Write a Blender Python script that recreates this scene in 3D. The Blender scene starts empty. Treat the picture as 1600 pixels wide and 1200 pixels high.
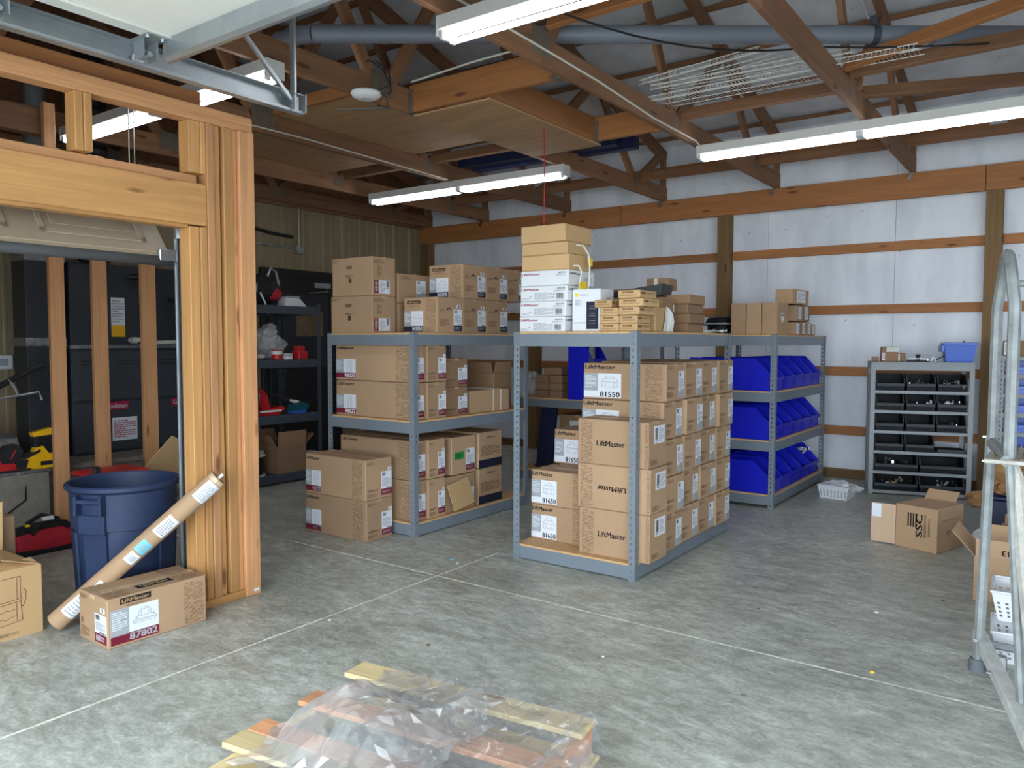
import bpy, bmesh, math, random
from math import sin, cos, pi, radians as R
from mathutils import Vector, Matrix
random.seed(7)
SC = bpy.context.scene
COL = SC.collection
# ------------------------------------------------------------------ camera
cam = bpy.data.cameras.new('camera'); camo = bpy.data.objects.new('camera', cam); COL.objects.link(camo)
cam.sensor_width = 36.0; cam.lens = 1209.0 / 1600 * 36; cam.clip_start = .05; cam.clip_end = 200
camo.location = (0, 0, 1.368)
_f = Vector((-sin(R(35.77)) * cos(R(-3.17)), cos(R(35.77)) * cos(R(-3.17)), sin(R(-3.17))))
_r = Vector((cos(R(35.77)), sin(R(35.77)), 0)); _u = _r.cross(_f)
_r, _u = cos(R(.1)) * _r + sin(R(.1)) * _u, -sin(R(.1)) * _r + cos(R(.1)) * _u
camo.rotation_euler = Matrix((_r, _u, -_f)).transposed().to_euler()
SC.camera = camo
# ------------------------------------------------------------------ sky and exposure
W = bpy.data.worlds.new('overcast_sky'); SC.world = W; W.use_nodes = True
W.node_tree.nodes['Background'].inputs[0].default_value = (.80, .91, 1.0, 1)
W.node_tree.nodes['Background'].inputs[1].default_value = 10.0
SC.view_settings.view_transform = 'Standard'; SC.view_settings.look = 'None'
SC.view_settings.gamma = 1.0; SC.view_settings.use_curve_mapping = False
SC.view_settings.exposure = 0.0
try:
    SC.cycles.max_bounces = 7; SC.cycles.diffuse_bounces = 4; SC.cycles.adaptive_threshold = .02; SC.cycles.use_denoising = True
    SC.cycles.sample_clamp_indirect = 6.0; SC.cycles.caustics_reflective = False; SC.cycles.caustics_refractive = False
except Exception: pass
# daylight portal in the open doorway behind the viewer
def portal(x, y, z, w, h):
    a = bpy.data.lights.new('daylight_portal', 'AREA'); a.shape = 'RECTANGLE'; a.size = w; a.size_y = h
    o = bpy.data.objects.new('daylight_portal', a); COL.objects.link(o); o.location = (x, y, z); o.rotation_euler = (R(90), 0, 0)
    a.cycles.is_portal = True
portal(-.45, -.80, 1.15, 5.1, 2.3)
portal(4.9, -.80, 1.15, 4.2, 2.3)  # portal for the second opening, added to let in more light
# ------------------------------------------------------------------ helpers
def lin(c):
    c = [v / 255.0 for v in c]
    return tuple(v / 12.92 if v <= .04045 else ((v + .055) / 1.055) ** 2.4 for v in c) + (1.0,)
MAT = {}
def mat(name, rgb, rough=.6, metal=0.0, var=.08, scale=6.0, bump=0.0, kind=None, emit=0.0, alpha=1.0, trans=0.0, spec=None, stretch=(1, 1, 1)):
    m = bpy.data.materials.new(name); m.use_nodes = True; MAT[name] = m
    nt = m.node_tree; N = nt.nodes; L = nt.links; b = N['Principled BSDF']
    b.inputs['Roughness'].default_value = rough; b.inputs['Metallic'].default_value = metal
    c = lin(rgb); b.inputs['Base Color'].default_value = c
    if spec is not None: b.inputs['Specular IOR Level'].default_value = spec
    if emit:
        b.inputs['Emission Color'].default_value = c; b.inputs['Emission Strength'].default_value = emit
    if alpha < 1: b.inputs['Alpha'].default_value = alpha
    if trans: b.inputs['Transmission Weight'].default_value = trans
    if var or kind:
        tc = N.new('ShaderNodeTexCoord'); oi = N.new('ShaderNodeObjectInfo')
        add = N.new('ShaderNodeVectorMath'); add.operation = 'ADD'
        sc = N.new('ShaderNodeVectorMath'); sc.operation = 'SCALE'; sc.inputs[3].default_value = 37.0
        cx = N.new('ShaderNodeCombineXYZ')
        for k in range(3): L.new(oi.outputs['Random'], cx.inputs[k])
        L.new(cx.outputs[0], sc.inputs[0]); L.new(tc.outputs['Object'], add.inputs[0]); L.new(sc.outputs[0], add.inputs[1])
        mp = N.new('ShaderNodeMapping'); L.new(add.outputs[0], mp.inputs[0]); mp.inputs['Scale'].default_value = stretch
        no = N.new('ShaderNodeTexNoise'); no.inputs['Scale'].default_value = scale; no.inputs['Detail'].default_value = 6
        no.inputs['Roughness'].default_value = .62
        L.new(mp.outputs[0], no.inputs['Vector'])
        rp = N.new('ShaderNodeValToRGB'); L.new(no.outputs['Fac'], rp.inputs[0])
        rp.color_ramp.elements[0].position = .3; rp.color_ramp.elements[1].position = .7
        rp.color_ramp.elements[0].color = tuple(v * (1 - var) for v in c[:3]) + (1,)
        rp.color_ramp.elements[1].color = tuple(min(1, v * (1 + var)) for v in c[:3]) + (1,)
        out = rp.outputs[0]
        if kind == 'tint':                                   # each object a little lighter or darker
            hs = N.new('ShaderNodeHueSaturation'); mr = N.new('ShaderNodeMapRange')
            mr.inputs[3].default_value = .86; mr.inputs[4].default_value = 1.12
            L.new(oi.outputs['Random'], mr.inputs[0]); L.new(mr.outputs[0], hs.inputs['Value']); L.new(out, hs.inputs['Color']); out = hs.outputs[0]
        if kind == 'wood':
            hs = N.new('ShaderNodeHueSaturation'); mr = N.new('ShaderNodeMapRange')
            mr.inputs[3].default_value = .80; mr.inputs[4].default_value = 1.15
            L.new(oi.outputs['Random'], mr.inputs[0]); L.new(mr.outputs[0], hs.inputs['Value']); L.new(out, hs.inputs['Color']); out = hs.outputs[0]
            mp2 = N.new('ShaderNodeMapping'); mp2.inputs['Scale'].default_value = (2.2, 9, 9); L.new(add.outputs[0], mp2.inputs[0])
            vo = N.new('ShaderNodeTexVoronoi'); vo.inputs['Scale'].default_value = 1.0; L.new(mp2.outputs[0], vo.inputs['Vector'])
            r2 = N.new('ShaderNodeValToRGB'); L.new(vo.outputs['Distance'], r2.inputs[0])
            r2.color_ramp.elements[0].position = .07; r2.color_ramp.elements[1].position = .15
            r2.color_ramp.elements[0].color = (.22, .13, .08, 1); r2.color_ramp.elements[1].color = (1, 1, 1, 1)
            mx = N.new('ShaderNodeMix'); mx.data_type = 'RGBA'; mx.blend_type = 'MULTIPLY'; mx.inputs[0].default_value = .8
            L.new(out, mx.inputs[6]); L.new(r2.outputs[0], mx.inputs[7]); out = mx.outputs[2]
            wv = N.new('ShaderNodeTexNoise'); wv.inputs['Scale'].default_value = 3.0; wv.inputs['Detail'].default_value = 3
            mp3 = N.new('ShaderNodeMapping'); mp3.inputs['Scale'].default_value = (.35, 28, 28); L.new(add.outputs[0], mp3.inputs[0]); L.new(mp3.outputs[0], wv.inputs['Vector'])
            r3 = N.new('ShaderNodeValToRGB'); L.new(wv.outputs['Fac'], r3.inputs[0]); r3.color_ramp.elements[0].position = .35; r3.color_ramp.elements[1].position = .65
            r3.color_ramp.elements[0].color = (.84, .77, .70, 1); r3.color_ramp.elements[1].color = (1, 1, 1, 1)
            m3 = N.new('ShaderNodeMix'); m3.data_type = 'RGBA'; m3.blend_type = 'MULTIPLY'; m3.inputs[0].default_value = .6
            L.new(out, m3.inputs[6]); L.new(r3.outputs[0], m3.inputs[7]); out = m3.outputs[2]
        L.new(out, b.inputs['Base Color'])
        if bump:
            bp = N.new('ShaderNodeBump'); bp.inputs['Strength'].default_value = bump; bp.inputs['Distance'].default_value = .01
            L.new(no.outputs['Fac'], bp.inputs['Height']); L.new(bp.outputs[0], b.inputs['Normal'])
    return m
# wood
mat('pine_new', (200, 149, 93), .6, var=.14, scale=4, kind='wood', stretch=(.5, 6, 6), bump=.08)
mat('pine_red', (204, 150, 104), .62, var=.16, scale=4, kind='wood', stretch=(.5, 6, 6), bump=.08)
mat('wood_truss', (142, 102, 72), .7, var=.22, scale=3, kind='wood', stretch=(.5, 6, 6), bump=.1)
mat('wood_girt', (168, 112, 66), .65, var=.16, scale=3, kind='wood', stretch=(.5, 6, 6), bump=.08)
mat('wood_treated', (126, 98, 62), .75, var=.2, scale=3, kind='wood', stretch=(.5, 6, 6), bump=.1)
mat('wood_pale', (228, 208, 160), .65, var=.12, scale=4, kind='wood', stretch=(.5, 6, 6))
mat('wood_orange', (206, 150, 112), .6, var=.14, scale=4, kind='wood', stretch=(.5, 6, 6))
mat('plywood', (180, 142, 102), .7, var=.16, scale=2.5, stretch=(1, 5, 1), bump=.05)
mat('particle_board', (206, 166, 118), .75, var=.18, scale=60)
# metal
mat('shelf_grey', (118, 128, 138), .45, var=.05, scale=5)
mat('rack_grey', (138, 142, 146), .45, var=.06, scale=5)
mat('shelf_dark', (62, 68, 78), .5, var=.1, scale=6)
mat('galvanized', (168, 174, 178), .38, .75, var=.12, scale=9)
mat('ladder_zinc', (136, 141, 141), .55, .15, var=.3, scale=12, bump=.1)
mat('ladder_worn', (178, 176, 168), .7, .05, var=.35, scale=14, bump=.2)
mat('ladder_pale', (206, 208, 206), .55, .1, var=.2, scale=12)
mat('chrome', (200, 202, 205), .22, .95, var=0)
mat('gusset', (122, 112, 98), .6, .5, var=.2, scale=30)
mat('beige_metal', (150, 132, 104), .55, var=.12, scale=2.2)
mat('black_metal', (26, 27, 30), .5, var=.2, scale=6)
mat('furnace_grey', (58, 62, 68), .5, var=.08, scale=4)
mat('furnace_side', (44, 48, 54), .5, var=.1, scale=4)
mat('dark_blue_steel', (24, 32, 70), .5, var=.12, scale=6)
mat('foil', (150, 152, 154), .3, .8, var=.35, scale=22, bump=.9)
mat('foil_black', (34, 34, 36), .3, .3, var=.5, scale=18, bump=.9)
mat('copper', (150, 90, 60), .4, .8, var=.1)
# plastics, paint
mat('white_enamel', (216, 216, 212), .45, var=.03)
mat('door_white', (238, 238, 232), .5, var=.04, scale=2)
mat('door_beige', (170, 154, 132), .5, var=.06, scale=3)
mat('white_plastic', (226, 228, 232), .4, var=.02)
mat('rubber_grey', (98, 102, 108), .7, var=.06)
mat('black_plastic', (26, 28, 32), .45, var=.1)
mat('bin_black', (24, 26, 30), .5, var=.1, spec=.16)
mat('bin_lip', (66, 68, 72), .5, var=.1, spec=.2)
mat('bin_blue', (12, 26, 196), .36, var=.06)
mat('bin_blue_pale', (60, 100, 200), .3, var=.06)
mat('navy_can', (34, 50, 82), .6, var=.18, scale=10, bump=.08)
mat('red', (186, 28, 34), .45, var=.1)
mat('red_cloth', (176, 26, 44), .8, var=.15, scale=20, bump=.15)
mat('black_cloth', (22, 22, 26), .85, var=.15, scale=20, bump=.15)
mat('yellow', (236, 178, 20), .4, var=.05)
mat('teal', (20, 80, 92), .5, var=.08)
mat('pvc_grey', (120, 126, 138), .45, var=.05, scale=3)
mat('pvc_white', (196, 194, 186), .45, var=.06)
mat('wire_white', (222, 222, 218), .4, var=0)
mat('cable_black', (18, 18, 20), .5, var=0)
mat('cable_white', (216, 214, 204), .5, var=0)
mat('tube_light', (246, 250, 255), .3, var=0, emit=11.0)
mat('film', (236, 240, 244), .08, var=0)
mat('bag_film', (226, 228, 230), .16, var=0, alpha=.45)
mat('grit', (120, 104, 86), .9, var=.5, scale=40)
mat('paper', (222, 222, 218), .7, var=.03)
mat('paper_kraft', (156, 116, 76), .75, var=.1, scale=8)
mat('pale_bounce_ground', (206, 204, 198), .9, var=.15, scale=8)  # unseen ground outside, made pale to bounce daylight indoors
mat('ledge_concrete', (128, 122, 112), .85, var=.2, scale=12, bump=.2)
# cartons and print
mat('cardboard', (174, 142, 111), .8, var=.06, scale=3, kind='tint')
mat('cardboard_dark', (146, 114, 86), .8, var=.07, scale=3, kind='tint')
mat('cardboard_light', (200, 164, 118), .8, var=.05, scale=3, kind='tint')
mat('cardboard_pink', (206, 172, 148), .75, var=.06, scale=3)
mat('carton_white', (226, 228, 232), .5, var=.02)
mat('tape', (180, 148, 116), .3, var=.04)
mat('tape_clear', (206, 178, 146), .18, var=.04)
mat('ink_brown', (112, 78, 54), .8, var=0)
mat('ink_black', (30, 26, 26), .7, var=0)
mat('ink_grey', (150, 152, 158), .6, var=0)
mat('label_white', (226, 230, 238), .5, var=0)
mat('label_grey', (164, 168, 174), .5, var=0)
mat('maroon', (122, 24, 48), .5, var=0)
mat('ink_red', (176, 30, 66), .5, var=0)
mat('green_label', (40, 150, 76), .5, var=0)
mat('cyan_label', (110, 196, 220), .5, var=0)
mat('yellow_label', (250, 206, 20), .5, var=0)
mat('navy_print', (22, 28, 48), .6, var=0)

def concrete():
    m = mat('concrete', (142, 142, 138), .5, var=.1, scale=1.2)
    nt = m.node_tree; N = nt.nodes; L = nt.links; b = N['Principled BSDF']
    tc = N.new('ShaderNodeTexCoord')
    def noise(scale, st, det=8, rough=.65, dist=0):
        mp = N.new('ShaderNodeMapping'); mp.inputs['Scale'].default_value = st; L.new(tc.outputs['Object'], mp.inputs[0])
        mp.inputs['Rotation'].default_value = (0, 0, .5)
        n = N.new('ShaderNodeTexNoise'); n.inputs['Scale'].default_value = scale; n.inputs['Detail'].default_value = det
        n.inputs['Roughness'].default_value = rough; n.inputs['Distortion'].default_value = dist; L.new(mp.outputs[0], n.inputs['Vector']); return n
    def ramp(src, p0, p1, c0, c1):
        r = N.new('ShaderNodeValToRGB'); L.new(src.outputs['Fac'], r.inputs[0]); r.color_ramp.elements[0].position = p0; r.color_ramp.elements[1].position = p1
        r.color_ramp.elements[0].color = lin(c0); r.color_ramp.elements[1].color = lin(c1); return r
    def mix(a, bb, blend, fac):
        x = N.new('ShaderNodeMix'); x.data_type = 'RGBA'; x.blend_type = blend; x.inputs[0].default_value = fac
        L.new(a, x.inputs[6]); L.new(bb, x.inputs[7]); return x.outputs[2]
    n1 = noise(.55, (1, 1.7, 1), 6, .6, .6); n2 = noise(2.2, (1, 2.0, 1), 8, .68, 1.2); n3 = noise(11, (1, 1.9, 1), 8, .75, .5); n4 = noise(60, (1, 1, 1), 3)
    c = ramp(n1, .34, .68, (206, 208, 199), (220, 225, 219)).outputs[0]
    c = mix(c, ramp(n2, .38, .60, (196, 195, 191), (255, 255, 255)).outputs[0], 'MULTIPLY', .7)
    c = mix(c, ramp(n3, .40, .60, (192, 190, 184), (255, 255, 255)).outputs[0], 'MULTIPLY', .7)
    c = mix(c, ramp(n4, .35, .65, (222, 222, 222), (255, 255, 255)).outputs[0], 'MULTIPLY', .8)
    # pale trowel scuffs
    n5 = noise(5.5, (1, 3.0, 1), 9, .8, 1.4)
    f = N.new('ShaderNodeMapRange'); f.inputs[1].default_value = .62; f.inputs[2].default_value = .72; L.new(n5.outputs['Fac'], f.inputs[0])
    x = N.new('ShaderNodeMix'); x.data_type = 'RGBA'; fm = N.new('ShaderNodeMath'); fm.operation = 'MULTIPLY'; fm.inputs[1].default_value = .28
    L.new(f.outputs[0], fm.inputs[0]); L.new(fm.outputs[0], x.inputs[0]); L.new(c, x.inputs[6]); x.inputs[7].default_value = lin((232, 234, 230)); c = x.outputs[2]
    L.new(c, b.inputs['Base Color'])
    rr = N.new('ShaderNodeMapRange'); rr.inputs[1].default_value = .35; rr.inputs[2].default_value = .65; rr.inputs[3].default_value = .28; rr.inputs[4].default_value = .55
    L.new(n2.outputs['Fac'], rr.inputs[0]); L.new(rr.outputs[0], b.inputs['Roughness'])
    bp = N.new('ShaderNodeBump'); bp.inputs['Strength'].default_value = .12; bp.inputs['Distance'].default_value = .01
    L.new(n3.outputs['Fac'], bp.inputs['Height']); L.new(bp.outputs[0], b.inputs['Normal'])
concrete()
def clear_film(name, base, gain):        # thin clear plastic: mostly see-through, shinier and whiter where it turns edge-on
    m = MAT[name]; nt = m.node_tree; N = nt.nodes; L = nt.links; b = N['Principled BSDF']; out = [n for n in N if n.type == 'OUTPUT_MATERIAL'][0]
    tr = N.new('ShaderNodeBsdfTransparent'); tr.inputs[0].default_value = (.95, .96, .97, 1); mx = N.new('ShaderNodeMixShader'); lw = N.new('ShaderNodeLayerWeight'); lw.inputs[0].default_value = .35
    mr = N.new('ShaderNodeMapRange'); mr.inputs[3].default_value = base; mr.inputs[4].default_value = gain; L.new(lw.outputs['Facing'], mr.inputs[0]); L.new(mr.outputs[0], mx.inputs[0])
    gl = N.new('ShaderNodeBsdfGlossy'); gl.inputs['Roughness'].default_value = .16; gl.inputs[0].default_value = (.95, .97, 1, 1)
    m2 = N.new('ShaderNodeMixShader'); m2.inputs[0].default_value = .6; L.new(b.outputs[0], m2.inputs[1]); L.new(gl.outputs[0], m2.inputs[2])
    L.new(tr.outputs[0], mx.inputs[1]); L.new(m2.outputs[0], mx.inputs[2]); L.new(mx.outputs[0], out.inputs[0])
mat('film_fold', (240, 243, 248), .08, var=0)
clear_film('film', .09, .75)
clear_film('film_fold', .22, .9)
def insulation():
    m = mat('insulation', (236, 240, 248), .5, var=.03, scale=1.5)
    nt = m.node_tree; N = nt.nodes; L = nt.links; b = N['Principled BSDF']
    src = b.inputs['Base Color'].links[0].from_socket
    tc = N.new('ShaderNodeTexCoord'); mp = N.new('ShaderNodeMapping'); mp.inputs['Scale'].default_value = (1.2, 1.2, .35); L.new(tc.outputs['Object'], mp.inputs[0])
    n = N.new('ShaderNodeTexNoise'); n.inputs['Scale'].default_value = 3; n.inputs['Detail'].default_value = 8; L.new(mp.outputs[0], n.inputs['Vector'])
    r = N.new('ShaderNodeValToRGB'); L.new(n.outputs['Fac'], r.inputs[0]); r.color_ramp.elements[0].position = .32; r.color_ramp.elements[1].position = .6
    r.color_ramp.elements[0].color = (.72, .73, .74, 1); r.color_ramp.elements[1].color = (1, 1, 1, 1)
    x = N.new('ShaderNodeMix'); x.data_type = 'RGBA'; x.blend_type = 'MULTIPLY'; x.inputs[0].default_value = .7; L.new(src, x.inputs[6]); L.new(r.outputs[0], x.inputs[7])
    # fastener dimples with dark specks
    v = N.new('ShaderNodeTexVoronoi'); v.inputs['Scale'].default_value = 5.0; L.new(tc.outputs['Object'], v.inputs['Vector'])
    r2 = N.new('ShaderNodeValToRGB'); L.new(v.outputs['Distance'], r2.inputs[0]); r2.color_ramp.elements[0].position = .035; r2.color_ramp.elements[1].position = .06
    r2.color_ramp.elements[0].color = (.3, .3, .3, 1); r2.color_ramp.elements[1].color = (1, 1, 1, 1)
    y = N.new('ShaderNodeMix'); y.data_type = 'RGBA'; y.blend_type = 'MULTIPLY'; y.inputs[0].default_value = .55; L.new(x.outputs[2], y.inputs[6]); L.new(r2.outputs[0], y.inputs[7])
    L.new(y.outputs[2], b.inputs['Base Color'])
insulation()

# ------------------------------------------------------------------ mesh building
class MB:
    def __init__(s): s.v = []; s.f = []
    def add(s, vs, fs):
        o = len(s.v); s.v += [tuple(p) for p in vs]; s.f += [tuple(i + o for i in f) for f in fs]; return s
    def box(s, x0, x1, y0, y1, z0, z1):
        return s.add([(x0, y0, z0), (x1, y0, z0), (x1, y1, z0), (x0, y1, z0), (x0, y0, z1), (x1, y0, z1), (x1, y1, z1), (x0, y1, z1)],
                     [(3, 2, 1, 0), (4, 5, 6, 7), (0, 1, 5, 4), (1, 2, 6, 5), (2, 3, 7, 6), (3, 0, 4, 7)])
    def bbox(s, x0, x1, y0, y1, z0, z1, b=.004):
        b = min(b, (x1 - x0) / 2.01, (y1 - y0) / 2.01, (z1 - z0) / 2.01); V = []
        for sx, X in ((0, x0), (1, x1)):
            for sy, Y in ((0, y0), (1, y1)):
                for sz, Zc in ((0, z0), (1, z1)):
                    dx = b if not sx else -b; dy = b if not sy else -b; dz = b if not sz else -b
                    V += [(X, Y + dy, Zc + dz), (X + dx, Y, Zc + dz), (X + dx, Y + dy, Zc)]
        def i(sx, sy, sz, k): return (sx * 4 + sy * 2 + sz) * 3 + k
        F = []
        F.append((i(0,0,0,0), i(0,0,1,0), i(0,1,1,0), i(0,1,0,0))); F.append((i(1,0,0,0), i(1,1,0,0), i(1,1,1,0), i(1,0,1,0)))
        F.append((i(0,0,0,1), i(1,0,0,1), i(1,0,1,1), i(0,0,1,1))); F.append((i(0,1,0,1), i(0,1,1,1), i(1,1,1,1), i(1,1,0,1)))
        F.append((i(0,0,0,2), i(0,1,0,2), i(1,1,0,2), i(1,0,0,2))); F.append((i(0,0,1,2), i(1,0,1,2), i(1,1,1,2), i(0,1,1,2)))
        for sz in (0, 1):
            F.append((i(0,0,sz,1), i(1,0,sz,1), i(1,0,sz,2), i(0,0,sz,2))); F.append((i(0,1,sz,1), i(1,1,sz,1), i(1,1,sz,2), i(0,1,sz,2)))
            F.append((i(0,0,sz,0), i(0,1,sz,0), i(0,1,sz,2), i(0,0,sz,2))); F.append((i(1,0,sz,0), i(1,1,sz,0), i(1,1,sz,2), i(1,0,sz,2)))
        for sx in (0, 1):
            for sy in (0, 1): F.append((i(sx,sy,0,0), i(sx,sy,1,0), i(sx,sy,1,1), i(sx,sy,0,1)))
        for sx in (0, 1):
            for sy in (0, 1):
                for sz in (0, 1): F.append((i(sx,sy,sz,0), i(sx,sy,sz,1), i(sx,sy,sz,2)))
        return s.add(V, F)
    def tube(s, pts, r, n=8, closed=False):
        pts = [Vector(p) for p in pts]; m = len(pts); rs = r if isinstance(r, (list, tuple)) else [r] * m
        V = []; F = []; up = None
        for k, p in enumerate(pts):
            a = pts[k - 1] if (k or closed) else p; b = pts[(k + 1) % m] if (k < m - 1 or closed) else p
            t = (b - a); t = t.normalized() if t.length > 1e-9 else Vector((0, 0, 1))
            if up is None:
                up = Vector((0, 0, 1)) if abs(t.z) < .9 else Vector((1, 0, 0))
            up = (up - t * up.dot(t)); up = up.normalized() if up.length > 1e-6 else t.orthogonal().normalized()
            w = t.cross(up)
            for j in range(n):
                an = 2 * pi * (j + .5) / n; V.append(p + (up * cos(an) + w * sin(an)) * rs[k])
        for k in range(m if closed else m - 1):
            for j in range(n):
                a, b = k * n, ((k + 1) % m) * n; F.append((a + j, a + (j + 1) % n, b + (j + 1) % n, b + j))
        if not closed: F.append(tuple(reversed(range(n)))); F.append(tuple(range((m - 1) * n, m * n)))
        return s.add(V, F)
    def lathe(s, prof, n=24, cx=0, cy=0, caps=True):
        V = []; F = []; m = len(prof)
        for (r, z) in prof:
            for j in range(n): V.append((cx + r * cos(2 * pi * j / n), cy + r * sin(2 * pi * j / n), z))
        for k in range(m - 1):
            for j in range(n): F.append((k * n + j, k * n + (j + 1) % n, (k + 1) * n + (j + 1) % n, (k + 1) * n + j))
        if caps: F.append(tuple(reversed(range(n)))); F.append(tuple(range((m - 1) * n, m * n)))
        return s.add(V, F)
    def prism(s, poly, axis, a, b):       # polygon in the plane across an axis, extruded from a to b
        n = len(poly)
        def P(p, t): return {'x': (t, p[0], p[1]), 'y': (p[0], t, p[1]), 'z': (p[0], p[1], t)}[axis]
        V = [P(p, a) for p in poly] + [P(p, b) for p in poly]
        F = [tuple(reversed(range(n))), tuple(range(n, 2 * n))] + [(i, (i + 1) % n, n + (i + 1) % n, n + i) for i in range(n)]
        return s.add(V, F)
    def quad(s, *p): return s.add(p, [tuple(range(len(p)))])
    def xf(s, M):
        s.v = [tuple(M @ Vector(p)) for p in s.v]; return s
    def mesh(s, name, m):
        me = bpy.data.meshes.new(name); me.from_pydata(s.v, [], s.f); me.materials.append(MAT[m])
        bm = bmesh.new(); bm.from_mesh(me); bmesh.ops.recalc_face_normals(bm, faces=bm.faces); bm.to_mesh(me); bm.free(); return me
    def build(s, name, m, parent=None, smooth=False, solid=0):
        me = s.mesh(name, m)
        if smooth:
            for p in me.polygons: p.use_smooth = True
        o = bpy.data.objects.new(name, me); COL.objects.link(o); o.parent = parent
        if smooth == 'auto':
            md = o.modifiers.new('edges', 'EDGE_SPLIT'); md.split_angle = R(35)
        if solid:
            md = o.modifiers.new('thick', 'SOLIDIFY'); md.thickness = solid; md.offset = 0
        return o
def inst(name, me, parent=None, M=None):
    o = bpy.data.objects.new(name, me); COL.objects.link(o); o.parent = parent
    if M is not None: o.matrix_local = M
    return o
def tag(o, label=None, cat=None, group=None, kind=None):
    if label: o['label'] = label
    if cat: o['category'] = cat
    if group: o['group'] = group
    if kind: o['kind'] = kind
    return o
def thing(name, label, cat, loc=(0, 0, 0), rz=0, group=None):
    o = bpy.data.objects.new(name, None); COL.objects.link(o); o.location = loc; o.rotation_euler = (0, 0, R(rz)); o.empty_display_size = .1
    return tag(o, label, cat, group)
def struct(name): 
    o = bpy.data.objects.new(name, None); COL.objects.link(o); o['kind'] = 'structure'; return o
_bm = {}
def beam(name, p0, p1, w, h, m, parent=None, roll=0.0, bev=.003):   # timber along local X, w across, h upright
    p0 = Vector(p0); p1 = Vector(p1); d = p1 - p0; Ln = d.length; key = (round(Ln, 3), w, h, m)
    if key not in _bm: _bm[key] = MB().bbox(0, Ln, -w / 2, w / 2, -h / 2, h / 2, bev).mesh(name, m)
    x = d.normalized(); z = Vector((0, 0, 1)); z = z - x * z.dot(x)
    if z.length < 1e-4: z = Vector((0, 1, 0))
    z.normalize(); y = z.cross(x)
    Mx = Matrix((x, y, z)).transposed().to_4x4() @ Matrix.Rotation(roll, 4, 'X'); Mx.translation = p0
    return inst(name, _bm[key], parent, Mx)
def copy_tree(o, parent=None):
    c = o.copy(); COL.objects.link(c); c.parent = parent
    for ch in o.children: copy_tree(ch, c)
    return c
# lettering: built-in font turned into a flat mesh that fills a 1 x 1 square
_tx = {}
def text_mesh(s, m, bold=.010):
    k = (s, m, bold)
    if k in _tx: return _tx[k]
    cu = bpy.data.curves.new('t', 'FONT'); cu.body = s; cu.size = 1; cu.resolution_u = 2
    o = bpy.data.objects.new('t', cu); COL.objects.link(o)
    me = bpy.data.meshes.new_from_object(o.evaluated_get(bpy.context.evaluated_depsgraph_get()))
    bpy.data.objects.remove(o); bpy.data.curves.remove(cu)
    bm = bmesh.new(); bm.from_mesh(me)                       # heavier strokes: the outline repeated with small shifts
    base = list(bm.verts) + list(bm.edges) + list(bm.faces)
    for dx, dy in ((.030, .0), (.060, .0), (.015, .022), (.045, .022)):
        d = bmesh.ops.duplicate(bm, geom=base)['geom']
        bmesh.ops.translate(bm, verts=[g for g in d if isinstance(g, bmesh.types.BMVert)], vec=(dx, dy, 0))
    bm.to_mesh(me); bm.free()
    xs = [v.co.x for v in me.vertices]; ys = [v.co.y for v in me.vertices]
    x0, x1, y0, y1 = min(xs), max(xs), min(ys), max(ys)
    for v in me.vertices: v.co.x = (v.co.x - x0) / (x1 - x0); v.co.y = (v.co.y - y0) / (y1 - y0); v.co.z = 0
    me.materials.clear(); me.materials.append(MAT[m]); me.name = 'lettering'; _tx[k] = me; return me
def flat_mesh(k, m, fn):
    if (k, m) not in _tx:
        b = MB(); fn(b); me = bpy.data.meshes.new(k); me.from_pydata(b.v, [], b.f); me.materials.append(MAT[m]); _tx[(k, m)] = me
    return _tx[(k, m)]
def _q(b, x0, x1, y0, y1): b.quad((x0, y0, 0), (x1, y0, 0), (x1, y1, 0), (x0, y1, 0))
def _pattern(b):
    rn = random.Random(3); y = 0
    while y < .99:
        h = rn.uniform(.018, .034); x = 0
        while x < .97:
            w = rn.uniform(.06, .26); w = min(w, .99 - x)
            if rn.random() < .8:
                q = x
                while q < x + w - .02:
                    lw = rn.uniform(.016, .04); _q(b, q, min(q + lw, x + w), y + h * rn.uniform(0, .2), y + h * rn.uniform(.55, .9)); q += lw + .014
            x += w + .03
        y += h + .008
def _lines(b):
    rn = random.Random(5)
    for k in range(9):
        y = .97 - k * .11; x = 0
        while x < .95 * (1 if k % 4 else .6):
            w = rn.uniform(.05, .16); _q(b, x, min(1, x + w), y - .055, y); x += w + .03
def _bars(b):
    rn = random.Random(9); x = 0
    while x < .98:
        w = rn.uniform(.015, .05); _q(b, x, min(1, x + w), .15, 1); x += w + rn.uniform(.015, .04)
    for k in range(8): _q(b, k * .125, k * .125 + .07, 0, .08)
def _ln(b, pts, w=.018):
    for (ax, ay), (bx, by) in zip(pts, pts[1:]):
        dx, dy = bx - ax, by - ay; l = math.hypot(dx, dy) or 1; nx, ny = -dy / l * w / 2, dx / l * w / 2
        b.quad((ax + nx, ay + ny, 0), (bx + nx, by + ny, 0), (bx - nx, by - ny, 0), (ax - nx, ay - ny, 0))
def _opener(b):
    _ln(b, [(.05, .3), (.12, .22), (.9, .22), (.96, .32), (.05, .3)]); _ln(b, [(.05, .3), (.2, .5), (.85, .5), (.96, .32)])
    _ln(b, [(.28, .5), (.28, .7), (.35, .78), (.68, .78), (.74, .7), (.74, .5)]); _ln(b, [(.38, .5), (.38, .76)]); _ln(b, [(.64, .5), (.64, .76)])
    _ln(b, [(.35, .78), (.4, .86), (.62, .86), (.68, .78)]); _ln(b, [(.2, .5), (.22, .36), (.82, .36), (.85, .5)])
def _tallop(b):
    _ln(b, [(.3, .05), (.3, .8), (.4, .95), (.55, .95), (.55, .05), (.3, .05)]); _ln(b, [(.55, .95), (.68, .85), (.68, .1), (.55, .05)]); _ln(b, [(.36, .15), (.36, .75)])
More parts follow.
